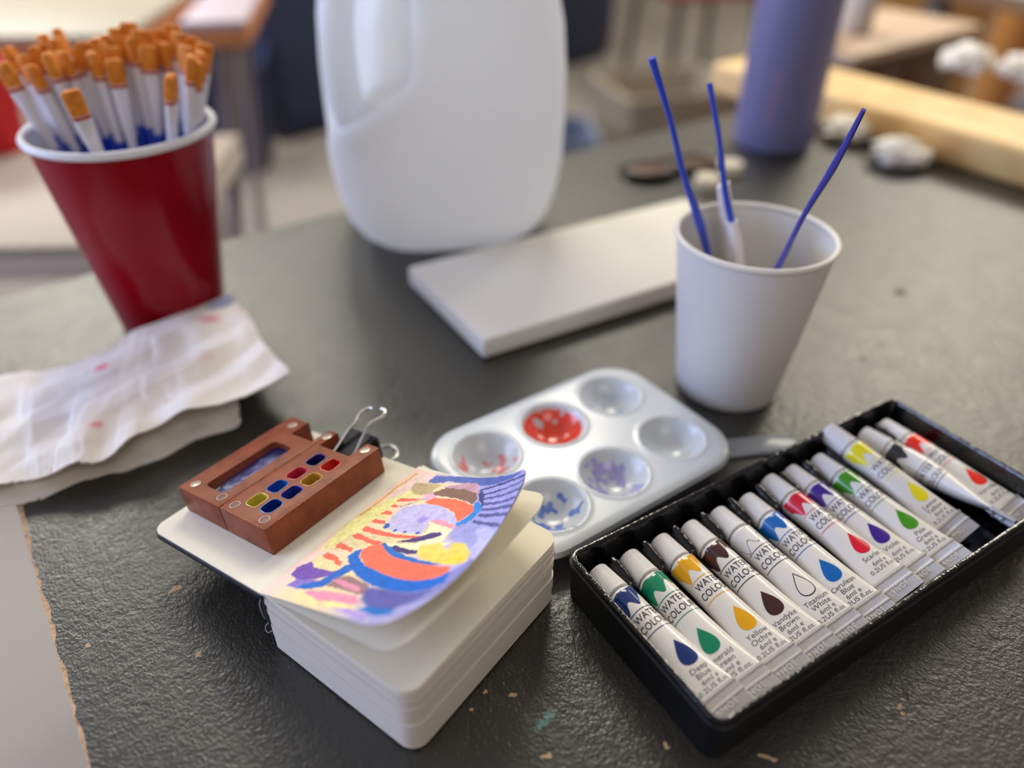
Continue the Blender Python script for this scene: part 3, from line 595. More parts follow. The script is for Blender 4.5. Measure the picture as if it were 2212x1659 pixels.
# ------------------------------------------------------------------ folded paper towel
def towel():
    t = thing('paper_towel', 'crumpled folded paper towel with pink and lavender paint stains', 'paper towel', tuple(TOWEL_A[1][4][:2])+(0,))
    o0 = Vector(t.location)
    mt = M('towel_paper', (232, 226, 222), .9, attr=True, bump=(1300, .55, .0006))
    spots = [((215, 795), .0035, (226, 90, 120)), ((205, 918), .0030, (226, 130, 130)), ((456, 702), .006, (236, 150, 165)), ((490, 662), .007, (130, 145, 190)), ((470, 668), .005, (140, 155, 195)), ((285, 755), .003, (228, 200, 190)), ((450, 788), .004, (236, 205, 200)), ((365, 868), .003, (238, 205, 195)), ((560, 680), .012, (240, 205, 180))]
    def px(p, z=.016):
        d = (p[0]-1106)/FPX*rt-(p[1]-829.5)/FPX*up+fw; s = (z-CAMH)/d.z; return Vector((0, 0, CAMH))+d*s
    SP = [(px(p), r, np.array(s2l(c))) for p, r, c in spots]
    for name, (A, B), nu, nv, amp, sd, lab in (('lower_fold', TOWEL_B, 150, 40, .0022, 3, None), ('upper_fold', TOWEL_A, 190, 80, .0030, 8, None)):
        A = smoothpath(A, 6); B = smoothpath(B, 6); n = len(A)-1
        V = []; C = []
        for j in range(nv+1):
            v = j/nv
            for i in range(nu+1):
                u = i/nu*n; k = min(int(u), n-1); f = u-k
                a = A[k].lerp(A[k+1], f); b = B[k].lerp(B[k+1], f); p = a.lerp(b, v)
                e = 1-abs(2*v-1)**4
                w = .55*float(vnoise(p.x*26, p.y*26, sd))+.3*float(vnoise(p.x*60, p.y*60, sd+2))+.15*float(vnoise(p.x*150, p.y*150, sd+5))
                # pressed folds: ridged creases in several directions
                rg = 0
                for q_, (ca, sa, fr, am) in enumerate(((.5, .9, 15, .0030), (.95, -.3, 21, .0022), (-.4, .9, 34, .0012), (.8, .6, 48, .0008))):
                    ph_ = (p.x*ca+p.y*sa)*fr+float(vnoise(p.x*11, p.y*11, sd+7+q_))*2.2; rg += am*(abs(ph_ % 1-.5)*2-.5)*(.3+1.2*float(vnoise(p.x*17+q_*5, p.y*17, sd+40+q_)))
                z = p.z+amp*(w-.5)*1.6*(.35+.65*e)+rg*(.25+.75*e)+.0006
                if name == 'upper_fold': z += .0016*math.sin(i/nu*31+2*math.sin(i/nu*9))*max(0, v-.7)*3.3
                z = max(z, .0012 if name == 'lower_fold' else .0030)
                q = p-o0; wob = .0022*(float(vnoise(i*.13, v*3, sd+60))-.5)+.0010*(float(vnoise(i*.45, v*5, sd+61))-.5); V.append((q.x+wob, q.y+wob*1.4, z))
                c = np.array(s2l((244, 236, 226)))
                g = float(vnoise(p.x*22+3, p.y*22, sd+11)); lv = max(0, min(1, (g-.52)/.25))*.5*max(0, min(1, (p.x+.30)/.08))
                c = c*(1-lv)+np.array(s2l((200, 202, 226)))*lv
                g = float(vnoise(p.x*30+9, p.y*30, sd+21)); lv = max(0, min(1, (g-.55)/.3))*.55
                c = c*(1-lv)+np.array(s2l((216, 200, 186)))*lv
                if name == 'upper_fold':
                    for sp, r, cc in SP:
                        d = math.hypot(p.x-sp.x, p.y-sp.y)/r*(.75+.5*float(vnoise(p.x*300, p.y*300, 2))); k2 = max(0, min(1, (1.15-d)/.6))*.85
                        c = c*(1-k2)+cc*k2
                C.append(c)
        F = [(j*(nu+1)+i, (j+1)*(nu+1)+i, (j+1)*(nu+1)+i+1, j*(nu+1)+i+1) for j in range(nv) for i in range(nu)]
        V2, F2 = sheet(V, F, .0009); obj(name, V2, F2, mt, t, angle=70, cols=np.array(C+C))
    # rolled soft edge where the towel is folded under
    E = smoothpath([Vector(p)-o0+Vector((0, 0, .001)) for p in (TOWEL_B[1][4], TOWEL_B[1][5], TOWEL_B[1][6], TOWEL_B[1][7])], 6)
towel()

# ------------------------------------------------------------------ sketchbook
SB = Vector((-.0875, .1737, 0))
BM = Matrix.Translation(SB) @ Matrix.Rotation(math.atan2(-.593, .805), 4, 'Z')
bk = thing('sketchbook', 'thick open sketchbook with a curled abstract painting and blank cream pages', 'book', mat=BM)
paper = M('cream_paper', (234, 226, 206), .75, spec=.3)
edgem = M('page_edges', (218, 208, 196), .8, spec=.3); wave_bump(edgem, 700, .35, .00025, 'Z', 2)
black = M('black_cover', (22, 24, 32), .45, bump=(1800, .3, .0002))
def prr(x0, x1, y0, y1, r, n=8):
    """outline with the two outer (x1) corners rounded"""
    P = [(x0, y0)]
    P += [(x1-r+r*math.sin(a), y0+r-r*math.cos(a)) for a in np.linspace(0, math.pi/2, n)]
    P += [(x1-r+r*math.cos(a), y1-r+r*math.sin(a)) for a in np.linspace(0, math.pi/2, n)]
    return P+[(x0, y1)]
def slab(x0, x1, y0, y1, z0, z1, r=.006, l0=0., l1=0., sub=10):
    """page bundle; top/bottom lift l0,l1 towards the outer edge"""
    P = prr(x0, x1, y0, y1, r); Q = []
    for i in range(len(P)):
        a = P[i]; b_ = P[(i+1) % len(P)]; n = max(1, int(math.hypot(b_[0]-a[0], b_[1]-a[1])/.007))
        Q += [(a[0]+(b_[0]-a[0])*k/n, a[1]+(b_[1]-a[1])*k/n) for k in range(n)]
    cx, cy = (x0+x1)/2, (y0+y1)/2
    f = lambda x, l: l*max(0, (x-x0)/(x1-x0))**2
    rings = [[(cx+(x-cx)*s, cy+(y-cy)*s, z0+f(cx+(x-cx)*s, l0)) for x, y in Q] for s in (.02, .5, 1)]
    rings += [[(cx+(x-cx)*s, cy+(y-cy)*s, z1+f(cx+(x-cx)*s, l1)) for x, y in Q] for s in (1, .75, .5, .25, .02)]
    return loft(rings)
obj('back_cover', *slab(.0005, .0692, .0015, .0838, .0, .0012, .006), black, bk)
sl = [(.0013, .0085, 0, 0, 0), (.0087, .0150, 0, 0, .0003), (.0152, .0203, 0, 0, -.0003), (.0206, .0236, .0000, .0004, .0002), (.0239, .0262, .0007, .0009, -.0004), (.0264, .0284, .0011, .0012, .0004), (.0287, .0303, .0015, .0017, 0), (.0305, .0321, .0018, .0020, -.0003)]
for i, (a, b_, l0, l1, dx) in enumerate(sl):
    obj('page_bundle', *slab(.0005, .0700+dx, .0008-dx*.5, .0845+dx*.6, a, b_, .0065, l0, l1), edgem if i < 7 else paper, bk, angle=50)
obj('spine', *rbox(-.0012, .0425, .0155, .0012, .084, .0295, .0005), M('spine_cloth', (40, 42, 52), .8), bk)
# loose binding threads at the near end of the spine
P = [[(-.0005, .0006, .030), (-.0014, -.0004, .026), (-.0010, -.0006, .021), (-.0016, .0002, .017)], [(0, .0004, .016), (-.0008, -.0010, .014), (.0008, -.0014, .0125), (.0016, .0004, .013)]]
obj('binding_thread', *join([tubepath(smoothpath(p, 6), .00009, 6) for p in P]), M('white_thread', (210, 214, 226), .8), bk)
# curled sheets: angle of rise measured along and across the sheet
def qd(a, b_, c, x): return a*(1-x)*(1-2*x)+b_*4*x*(1-x)+c*x*(2*x-1)
def curled(Q, u, w, UL, WL, sh=-.66, n=24):
    tt = u/UL; r = z = 0
    for k in range(n):
        s = (k+.5)/n*w/WL
        ph = math.radians(qd(qd(*Q[0:3], s), qd(*Q[3:6], s), qd(*Q[6:9], s), tt)); r += math.cos(ph)*w/n; z += math.sin(ph)*w/n
    return r*mm, (u+sh*w/WL)*mm, .033+z*mm
def sheetgrid(Q, nu, nw, UL=80., WL=69., rc=7., dz=0., t=.00022):
    UV = []; V = []
    table = {}
    for j in range(nu+1):
        for i in range(nw+1):
            u, w = UL*j/nu, WL*i/nw
            # squeeze the last bit of the grid inside the rounded outer corners
            if w > WL-rc:
                k = w-(WL-rc); ins = rc-math.sqrt(max(0, rc*rc-k*k)); u = ins+(UL-2*ins)*j/nu
            UV.append((u, w))
    for u, w in UV:
        V.append(None)
    return UV
PQ = [27.65, 26.3, 27.52, 16.03, 18.32, 34.67, 19.58, 27.84, 52.61]
def painted():
    nu, nw = 400, 345; UL, WL, rc = 80., 69., 7.
    U = np.linspace(0, UL, nu+1)[:, None]*np.ones((1, nw+1)); Wd = np.ones((nu+1, 1))*np.linspace(0, WL, nw+1)[None, :]
    k = np.clip(Wd-(WL-rc), 0, None); ins = rc-np.sqrt(np.clip(rc*rc-k*k, 0, None)); U = ins+(UL-2*ins)*U/UL
    n = 24; r = np.zeros_like(U); z = np.zeros_like(U); tt = U/UL
    for q in range(n):
        s = (q+.5)/n*Wd/WL
        ph = np.radians(qd(qd(*PQ[0:3], s), qd(*PQ[3:6], s), qd(*PQ[6:9], s), tt)); r += np.cos(ph)*Wd/n; z += np.sin(ph)*Wd/n
    V = np.stack([r*mm, (U-.66*Wd/WL)*mm, .033+z*mm], -1).reshape(-1, 3)
    V[:, 2] += (.00012*(vnoise(U*.35, Wd*.35, 4)-.5)).ravel()
    # paint
    u, w = U.ravel(), Wd.ravel()
    du = (vnoise(u*.9, w*.9, 31)-.5)*.7+(vnoise(u*3.5, w*3.5, 33)-.5)*.16; dw = (vnoise(u*.9, w*.9, 35)-.5)*.7+(vnoise(u*3.5, w*3.5, 37)-.5)*.16
    uu, ww = u+du, w+dw
    L = lambda c: np.array(s2l(c))
    f1 = np.clip((w-4)/12, 0, 1)[:, None]; f2 = np.clip((w-34)/22, 0, 1)[:, None]
    C = L((240, 205, 186))*(1-f1)+L((236, 214, 158))*f1; C = C*(1-f2)+L((176, 172, 212))*f2
    g = vnoise(u*.25, w*.25, 41)[:, None]; C = C*(1-.35*g)+L((238, 190, 190))*.35*g*(1-f2)+C*.35*g*f2
    st = vnoise(u*.9+w*.5, w*5-u*2.2, 51); st2 = vnoise(u*6, w*1.2, 53)
    for fe, wd, col, P in PAINT:
        P = np.array(P, float)
        a = P; b_ = np.roll(P, -1, 0) if wd == 0 else P[1:]
        if wd: a = P[:-1]
        d = np.full(len(uu), 1e9); ins_ = np.zeros(len(uu), bool)
        mg = 3+wd+fe
        sel = (uu > P[:, 0].min()-mg) & (uu < P[:, 0].max()+mg) & (ww > P[:, 1].min()-mg) & (ww < P[:, 1].max()+mg)
        x, y = uu[sel], ww[sel]; dd = np.full(len(x), 1e9); inn = np.zeros(len(x), bool)
        for p, q in zip(a, b_):
            e = q-p; l2 = max(1e-9, (e*e).sum()); t_ = np.clip(((x-p[0])*e[0]+(y-p[1])*e[1])/l2, 0, 1)
            dd = np.minimum(dd, np.hypot(x-p[0]-t_*e[0], y-p[1]-t_*e[1]))
            if wd == 0:
                cnd = ((p[1] > y) != (q[1] > y)); xs = p[0]+(y-p[1])/(q[1]-p[1]+1e-12)*(q[0]-p[0]); inn ^= cnd & (x < xs)
        sd = np.where(inn, -dd, dd) if wd == 0 else dd-wd/2
        al = np.clip(.5-sd/fe, 0, 1)[:, None]
        sh = (1+.30*(st[sel]-.5)+.20*(st2[sel]-.5)+.22*(vnoise(u[sel]*.5, w[sel]*.5, 61)-.5))[:, None]
        C[sel] = C[sel]*(1-al)+np.clip(L(col)*sh, 0, 1)*al
    # light chalk scratches in the lilac disc
    F = [(j*(nw+1)+i, j*(nw+1)+i+1, (j+1)*(nw+1)+i+1, (j+1)*(nw+1)+i) for j in range(nu) for i in range(nw)]
    obj('painted_page', V, F, M('painted_paper', (240, 220, 190), .55, attr=True, spec=.35, bump=(1200, .25, .0002)), bk, angle=80, cols=C, label='curled page painted with orange, blue, yellow and lavender shapes')
painted()
def plainpage(name, Q, UL, WL, nu=30, nw=30, z0=0., rc=7., m=paper):
    V = []
    for j in range(nu+1):
        for i in range(nw+1):
            u, w = UL*j/nu, WL*i/nw; k = max(0, w-(WL-rc)); ins = rc-math.sqrt(max(0, rc*rc-k*k)); u = ins+(UL-2*ins)*j/nu
            x, y, z = curled(Q, u, w, UL, WL, 0, 16); V.append((x, y, z+z0))
    F = [(j*(nw+1)+i, j*(nw+1)+i+1, (j+1)*(nw+1)+i+1, (j+1)*(nw+1)+i) for j in range(nu) for i in range(nw)]
    V2, F2 = sheet(V, F, .00028); obj(name, V2, F2, m, bk, angle=60)
plainpage('paper_backing', PQ, 80., 69., z0=-.00030)
plainpage('blank_page', [17.5, 18, 18, 13, 16, 20, 14, 19, 22], 82.5, 69.5, z0=-.0004)
# left side: black cover board with cream endpaper, sloping down from the spine
aV = Vector((0.5931135, 0.80502674, -0.01217892)); bV = Vector((-0.79206995, 0.58072148, -0.18811634)); nV = aV.cross(bV).normalized()
if nV.z < 0: nV = -nV
CM = Matrix.Identity(4)
for i, v in enumerate((-bV, aV, nV)):
    for k in range(3): CM[k][i] = v[k]
CM[0][3], CM[1][3], CM[2][3] = -.0875, .1737, .033
CL = BM.inverted() @ CM
def cvr(x0, x1, y0, y1, z0, z1, r):
    P = [(-x, y) for x, y in prr(x0, x1, y0, y1, r)][::-1]
    V, F = loft([[(x, y, z0) for x, y in P], [(x, y, z1) for x, y in P]])
    return [tuple(CL @ Vector(v)) for v in V], F
obj('front_cover', *cvr(.0, .0735, -.0005, .0820, -.0030, -.0010, .006), black, bk)
obj('endpaper', *cvr(-.0012, .0728, .0, .0812, -.0009, -.0001, .006), M('endpaper_cream', (226, 219, 200), .7, spec=.3), bk)
obj('front_cover_hinge', *tubepath([(-.0016, .001, .0290), (-.0016, .081, .0290)], .0014, 10), black, bk)

# ------------------------------------------------------------------ wooden watercolour box (lies on the endpaper)
bx = thing('paint_box', 'small brown wooden folding watercolour box lying on the sketchbook cover', 'paint box', mat=CM)
wood = M('red_brown_wood', (142, 74, 46), .45, spec=.3, mix=(160, (112, 54, 32), .35, .75), bump=(900, .25, .0003))
def cutter(x0, x1, y0, y1, z0, z1, r=0.):
    if r:
        P = rrect(abs(x1-x0)/2, abs(y1-y0)/2, r, 5, (x0+x1)/2, (y0+y1)/2); V, F = loft([[(x, y, z0) for x, y in P], [(x, y, z1) for x, y in P]])
    else: V, F = rbox((x0+x1)/2, (y0+y1)/2, (z0+z1)/2, abs(x1-x0), abs(y1-y0), z1-z0)
    return obj('cut', V, F, None, bx, smooth=False, recalc=True)
HB = .0122
WELLB = [(25.2, 29.6, (176, 160, 40), (230, 222, 110)), (35., 29.4, (10, 66, 150), (60, 120, 210)), (44.6, 29.2, (150, 14, 44), (226, 70, 100)), (54.8, 29.4, (18, 14, 50), (70, 70, 180)), (25.6, 20.8, (14, 44, 120), (40, 140, 220)), (35.1, 20.6, (22, 18, 96), (64, 80, 190)), (44.6, 20.2, (160, 116, 24), (220, 180, 80)), (55.0, 20.6, (176, 14, 24), (238, 92, 80))]
WBL = ['olive yellow', 'cobalt blue', 'crimson', 'indigo', 'bright blue', 'violet blue', 'ochre', 'scarlet']
def half(name, b0, b1):
    V, F = rbox(-(b0+b1)/2*mm, 44.2*mm, HB/2+.0001, (b1-b0)*mm, 58.6*mm, HB, .0005, 2)
    return obj(name, V, F, wood, bx, angle=30)
rh = half('paint_tray_half', 11.2, 40.0)
cut = [cutter(-(b_+3.3)*mm, -(b_-3.3)*mm, (a-3.9)*mm, (a+3.9)*mm, .0045, .02, .0022) for a, b_, *_ in WELLB]
cut.append(cutter(-.0372, -.0183, .0630, .080, .0030, .02))
boolean(rh, cut)
lh = half('mixing_half', 40.25, 69.2)
boolean(lh, [cutter(-.0592, -.0464, .0212, .0562, .0076, .02, .0022), cutter(-.0570, -.0425, .0635, .080, .0030, .02)])
for (a, b_, c1, c2), lb in zip(WELLB, WBL):
    # dried paint lining the well, thick puddle at the bottom and a stained lip
    rr = []
    for hx, hy, z, r in ((3.42, 4.02, HB+.00018, 2.25), (3.2, 3.8, HB+.00022, 2.15), (3.18, 3.78, HB-.0002, 2.1), (3.15, 3.75, .0075, 2.1), (2.6, 3.2, .0062, 1.8), (1.2, 1.6, .0066, .8), (.1, .1, .0066, .05)):
        q = rrect(hx*mm, hy*mm, r*mm, 6); w = .25*mm if z > HB else .04*mm
        rr.append([(-b_*mm+x+w*(float(vnoise(x*900, y*900, a*3))-.5)*2, a*mm+y+w*(float(vnoise(x*900+5, y*900, a*3+1))-.5)*2, z) for x, y in q])
    V, F = loft(rr, False, True); n = len(rr[0])
    cols = np.zeros((len(V), 3))
    for k in range(len(rr)):
        for j in range(n):
            g = float(vnoise(j*.35, k*.9, a)); f = (.7, .6, .18, .08, .12, .3, .2)[k]+.9*(g-.5)
            f = min(1, max(0, f)); cols[k*n+j] = np.array(s2l(c1))*(1-f)+np.array(s2l(c2))*f
    obj('paint_well', V, F, M('pan_paint', (90, 60, 60), .3, attr=True, spec=.6), bx, angle=60, cols=cols, label='square well of %s watercolour' % lb)
V, F = grid(60, 100, lambda i, j: (-.0590+.0124*i, .0214+.0346*j, .0078+.0003*float(vnoise(i*7, j*16, 3))))
vv = np.array(V); f = vnoise(vv[:, 0]*330, vv[:, 1]*200, 12)*.6+vnoise(vv[:, 0]*900, vv[:, 1]*700, 14)*.4
wht = np.clip((.0300-vv[:, 1])/.006, 0, 1)+np.clip((f-.66)/.05, 0, 1)
f = np.clip((f-.3)/.4, 0, 1)[:, None]; cols = np.array(s2l((72, 76, 130)))*(1-f)+np.array(s2l((124, 128, 184)))*f; wht = np.clip(wht*(vnoise(vv[:, 0]*500, vv[:, 1]*400, 19) > .42), 0, 1)[:, None]
cols = cols*(1-wht)+np.array(s2l((206, 212, 214)))*wht
obj('mixing_pan', V, F, M('pan_paint', (90, 60, 60)), bx, cols=cols, label='long mixing well stained indigo with white streaks')
ri = rrect(.00625, .0174, .0020, 6, -.0528, .0387)
V, F = loft([[(x, y, HB-.003) for x, y in ri], [(x, y, .0077) for x, y in ri]], False, False)
cols = np.array([s2l((36, 44, 130)) if (y > .043 or x > -.0495) else s2l((120, 66, 48)) for x, y, z in V]); obj('pan_wall', V, F, M('pan_paint', (90, 60, 60)), bx, cols=cols, label='inner wall of the mixing well streaked with blue')
for a, b_ in ((19.0, 35.2), (19.0, 16.4), (69.2, 15.2), (19.6, 44.8), (19.6, 63.5), (68.5, 62.2), (69., 39.)):
    c1, c2 = M('dull_magnet', (104, 74, 66), .45, metal=.3), M('magnet_rim', (214, 196, 180), .4)
    g = obj('magnet', *lathe([(.0019, .0), (.0019, .00016), (.0018, .0002), (0, .0002)], 28, True, False), c1 if a < 60 and b_ < 60 else M('bright_magnet', (176, 160, 146), .3, metal=.6), bx); g.location = (-b_*mm, a*mm, HB+.00008)
    h = obj('magnet_rim', *lathe([(.0019, 0), (.0021, .0001), (.0021, .0002), (.0019, .0002)], 28, False, False), c2, g)
# worn pale edges
def scr(p, q, n, amp, w):
    V = []; F = []
    for i in range(n):
        if rng.random() < .38: continue
        t = i/n; a = Vector(p).lerp(Vector(q), t); b2 = Vector(p).lerp(Vector(q), t+rng.uniform(.3, 1.)/n)
        d = (Vector(q)-Vector(p)).normalized(); s = Vector((-d.y, d.x, 0)); ww = rng.uniform(.3, 1)*w; off = s*rng.uniform(-amp, amp)
        k = len(V); V += [a+off-s*ww, b2+off-s*ww*.6, b2+off+s*ww*.6, a+off+s*ww]; F.append((k, k+1, k+2, k+3))
    return V, F
obj('worn_edge', *join([scr((-.01135, .0155, HB+.00014), (-.01135, .073, HB+.00014), 60, .00012, .00013), scr((-.0395, .0153, HB+.00014), (-.0115, .0153, HB+.00014), 60, .0003, .00014), scr((-.068, .0153, HB+.00014), (-.041, .0153, HB+.00014), 25, .0001, .00008), scr((-.0398, .0155, HB+.00014), (-.0398, .073, HB+.00014), 40, .0001, .00008), scr((-.0150, .020, HB+.00014), (-.0142, .062, HB+.00014), 60, .0014, .00006), scr((-.0385, .017, HB+.00014), (-.014, .0175, HB+.00014), 50, .0012, .00006)]), M('worn_wood', (206, 150, 120), .6), bx, smooth=False)

# ------------------------------------------------------------------ binder clip
cl = thing('binder_clip', 'black binder clip with silver wire handles clamping the paint box', 'clip', mat=CM)
t0, t1 = -.0031, .00325
pr = [(.0610, t1+.0002), (.0612, t1+.0011), (.0618, t1+.0009), (.0790, .0112), (.0806, .0106), (.0812, .009), (.0812, -.0095), (.0806, -.0110), (.0790, -.0116), (.0618, t0-.0009), (.0612, t0-.0011), (.0610, t0-.0002), (.0618, t0-.0003), (.0786, -.0106), (.0802, -.0092), (.0802, .0088), (.0786, .0103), (.0618, t1+.0003)]
V = [(-x_, a, z) for x_ in (.0205, .0350+.0020) for a, z in pr]; n = len(pr)
obj('clip_body', V, [(i, (i+1) % n, n+(i+1) % n, n+i) for i in range(n)]+[tuple(range(n))[::-1], tuple(range(n, 2*n))], M('black_enamel', (14, 12, 14), .3, spec=.6), cl, smooth=False, recalc=True)
hm = M('nickel_wire', (196, 194, 186), .28, metal=.85)
def wire(pts, r=.00075): return tubepath(smoothpath([(-b_*mm, a*mm, z*mm) for a, b_, z in pts], 7), r, 12)
up_ = [(61.5, 22.5, 4.6), (62.5, 23, 5.0), (70, 23.4, 8.3), (77, 24.2, 12.6), (81.5, 25.2, 14.8), (84.5, 23.4, 16), (87.5, 21.4, 17), (90.2, 23.0, 17.7), (90.4, 25.6, 17.9)]
up2 = [(61.5, 35.5, 4.6), (62.5, 35, 5.0), (70, 34.0, 9.0), (77, 33.2, 13.4), (80.5, 32.2, 15), (83.8, 33.4, 16), (86.8, 33.3, 17), (88.9, 31.2, 17.6), (89.0, 29.0, 17.9)]
lo = [(61.5, 24.0, -4.6), (70, 24.6, -6.6), (80, 26.5, -8.6), (87, 27.6, -8.8), (92, 27.6, -8.6), (96, 31.0, -8.4), (97.3, 35.5, -8.3), (95, 39.5, -8.2), (91.5, 40.6, -8.4)]
obj('wire_handle', *join([wire(up_), wire(up2)]), hm, cl, label='silver wire handle folded up over the black clip')
obj('wire_handle', *wire([(a, b_-2, z) for a, b_, z in lo]), hm, cl)
# ------------------------------------------------------------------ tube tray
L0 = Vector((.0213, .2014, 0)); TY_ = math.atan2(.0965, .1614)
ex = Vector((math.cos(TY_), math.sin(TY_), 0)); ey = Vector((ex.y, -ex.x, 0))
TR = Matrix.Translation(L0) @ Matrix.Rotation(TY_, 4, 'Z')
tr = thing('tube_tray', 'long black plastic tray holding twelve watercolour tubes', 'tray', mat=TR @ Matrix.Rotation(math.radians(1.15), 4, 'Z'))
bp = M('glossy_black_plastic', (12, 12, 14), .13, spec=.7, bump=(420, .5, .0006))
bpm = M('satin_black_card', (13, 13, 15), .5, spec=.4, bump=(2500, .4, .00015))
TL, TWd = .1985, .0852
def trr(ins, r): return rrect(TL/2-ins, TWd/2-ins, max(r-ins, .0006), 8, TL/2, -TWd/2+.0012)
FLR = .0062
obj('outer_box', *loft([[(x, y, z) for x, y in trr(i, .006)] for i, z in ((.0025, .0004), (.0012, .0006), (.0, .0190), (-.0002, .0196), (.0002, .0200), (.0012, .0201))], True, False), bpm, tr)
obj('rim', *loft([[(x, y, z) for x, y in trr(i, .006)] for i, z in ((.0008, .0201), (.0006, .0214), (.0010, .0221), (.0018, .0223), (.0026, .0220), (.0030, .0212))], False, False), bp, tr)
obj('insert', *loft([[(x, y, z) for x, y in trr(i, .006)] for i, z in ((.0030, .0212), (.0036, .0180), (.0046, .0090), (.0056, FLR+.0006), (.0070, FLR))], False, True), bp, tr)
def hump(u, v0, v1, w, z1):
    rings = []
    n = 26
    for k in range(n+1):
        t = k/n; f = (1-abs(2*t-1)**5)**.5 if 0 < k < n else .02
        g = z1*(1-.25*t)
        ring = []
        for j in range(13):
            a = math.pi*j/12; s = math.sin(a)**.55 if 0 < j < 12 else 0
            x = w/2*f*(math.copysign(abs(math.cos(a))**.6, math.cos(a)))*1.0
            ring.append((u+x*(1.15-.3*s), -(v0+(v1-v0)*t), FLR-.0002+g*f**.5*s+.0004*f*(float(vnoise(t*14, j*.5, u*900))-.5)))
        rings.append(ring)
    return loft(rings, True, True, close=False)
UC = [10.2, 25.9, 42.2, 57.6, 73.3, 89.6, 105.8, 119.6, 136.2, 151.5, 172.0, 186.3]
for k in range(11):
    if k == 9: continue
    u = (UC[k]+UC[k+1])/2*mm
    obj('divider_hump', *hump(u, .0042, .0215, .0056, .0122), bp, tr)

# ------------------------------------------------------------------ paint tubes
RT = 5.95
def sm(x): x = min(1, max(0, x)); return x*x*(3-2*x)
def abz(s):
    """half width, half height (mm) and centre height of the tube at s mm from the cap end"""
    if s < 14.6: f = sm((s-13.2)/1.6); return 4.5+f*(RT-4.5), 4.5+f*(RT-4.5), RT
    f = min(1, max(0, (s-26)/37.)); g = f**1.75
    a = RT+(9.0-RT)*f**1.3; b_ = RT+(.75-RT)*g
    return a, b_, RT-.2*f
def onsurf(x, s, roll, off=.05):
    a, b_, zc = abz(s); th = x/RT+roll
    px_, pz = a*math.sin(th), b_*math.cos(th)
    nx_, nz = math.sin(th)/a, math.cos(th)/b_; l = math.hypot(nx_, nz)
    return ((px_+nx_/l*off)*mm, -s*mm, (pz+nz/l*off+zc)*mm)
white_tube = M('tube_lacquer', (226, 222, 218), .24, spec=.5, coat=.35)
cap_m = M('tube_cap_white', (228, 224, 222), .36, spec=.45)
crimp_m = M('crimped_foil', (196, 192, 190), .34, metal=.55, spec=.6)
ink = M('black_ink', (40, 40, 42), .4)
_C = {}
def shared(key, fn):
    if key not in _C: _C[key] = fn()
    return _C[key]
def put(name, key, fn, mat, parent, label=None, angle=40):
    if key in _C:
        o = bpy.data.objects.new(name, _C[key]); COL.objects.link(o); o.parent = parent
    else:
        V, F = fn(); o = obj(name, V, F, mat, parent, angle=angle); _C[key] = o.data
    if label: o['label'] = label
    return o
def g_body():
    n = 56; S = [13.0, 13.2, 13.5, 13.9, 14.3, 14.6, 15.2]+list(np.linspace(16, 62.5, 34)); rings = []
    for s in S:
        a, b_, zc = abz(s); e = 2
        rings.append([(a*math.sin(q)*mm, -s*mm, (zc+b_*math.cos(q))*mm) for q in np.linspace(0, 2*math.pi, n, endpoint=False)])
    return loft(rings)
def g_cap():
    n = 144; rings = []
    for s, r in ((0, 3.2), (.02, 4.3), (.25, 4.75), (.7, 4.95), (1.2, 5.0), (11.6, 5.45), (11.7, 5.5), (12.6, 5.52), (12.8, 5.4), (12.8, 3)):
        rib = 1. if 1 < s < 11.65 else 0
        rings.append([((r-(.24*rib if j % 3 == 0 else 0))*math.sin(2*math.pi*j/n)*mm, -s*mm, (RT+(r-(.24*rib if j % 3 == 0 else 0))*math.cos(2*math.pi*j/n))*mm) for j in range(n)])
    return loft(rings)
def g_crimp():
    nx_, ny_ = 120, 20; V = []; 
    zc = RT-.2
    def top(i, j, sgn):
        x = -9.05+18.1*i/nx_; s = 62.3+10.*j/ny_
        rid = .30*max(0, math.sin(2*math.pi*i/6.))
        t = .5 if 1.2 < s-62.3 else .95
        if s-62.3 < 1.2: rid = 0
        if 4.4 < s-62.3 < 5.1: t, rid = .85, 0
        return (x*mm, -s*mm, (zc+sgn*(t+rid))*mm)
    A = [top(i, j, 1) for j in range(ny_+1) for i in range(nx_+1)]; B = [top(i, j, -1) for j in range(ny_+1) for i in range(nx_+1)]
    F1 = [(j*(nx_+1)+i, (j+1)*(nx_+1)+i, (j+1)*(nx_+1)+i+1, j*(nx_+1)+i+1) for j in range(ny_) for i in range(nx_)]; n = len(A)
    F2 = [tuple(q+n for q in f[::-1]) for f in F1]
    bd = [(i, i+1) for i in range(nx_)]+[(j*(nx_+1)+nx_, (j+1)*(nx_+1)+nx_) for j in range(ny_)]+[(ny_*(nx_+1)+i+1, ny_*(nx_+1)+i) for i in range(nx_-1, -1, -1)]+[((j+1)*(nx_+1), j*(nx_+1)) for j in range(ny_-1, -1, -1)]
    return A+B, F1+F2+[(a, b_, b_+n, a+n) for a, b_ in bd]
def wrap(parts, roll, off=.05):
    """parts: list of (V2d,F2d,x,s,sx) placed on the tube; text y grows towards the cap"""
    V = []; F = []
    for (v2, f2), x0, s0, k in parts:
        kx, ky = k if isinstance(k, tuple) else (k, k)
        n = len(V); V += [onsurf(x0+x*kx, s0-y*ky, roll, off) for x, y in v2]; F += [tuple(i+n for i in f) for f in f2]
    return V, F
def drips(col_s, pts, n=72, x0=-9.5, x1=9.5, thin=None):
    V2 = []; F2 = []; m_ = 6
    for i in range(n+1):
        x = x0+(x1-x0)*i/n; e = np.interp(x, [p[0] for p in pts], [p[1] for p in pts])
        a_ = col_s if thin is None else e-thin
        for j in range(m_+1): V2.append((x, -(a_+(e-a_)*j/m_)))
    for i in range(n):
        for j in range(m_): a = i*(m_+1)+j; F2.append((a, a+1, a+m_+2, a+m_+1))
    return V2, F2
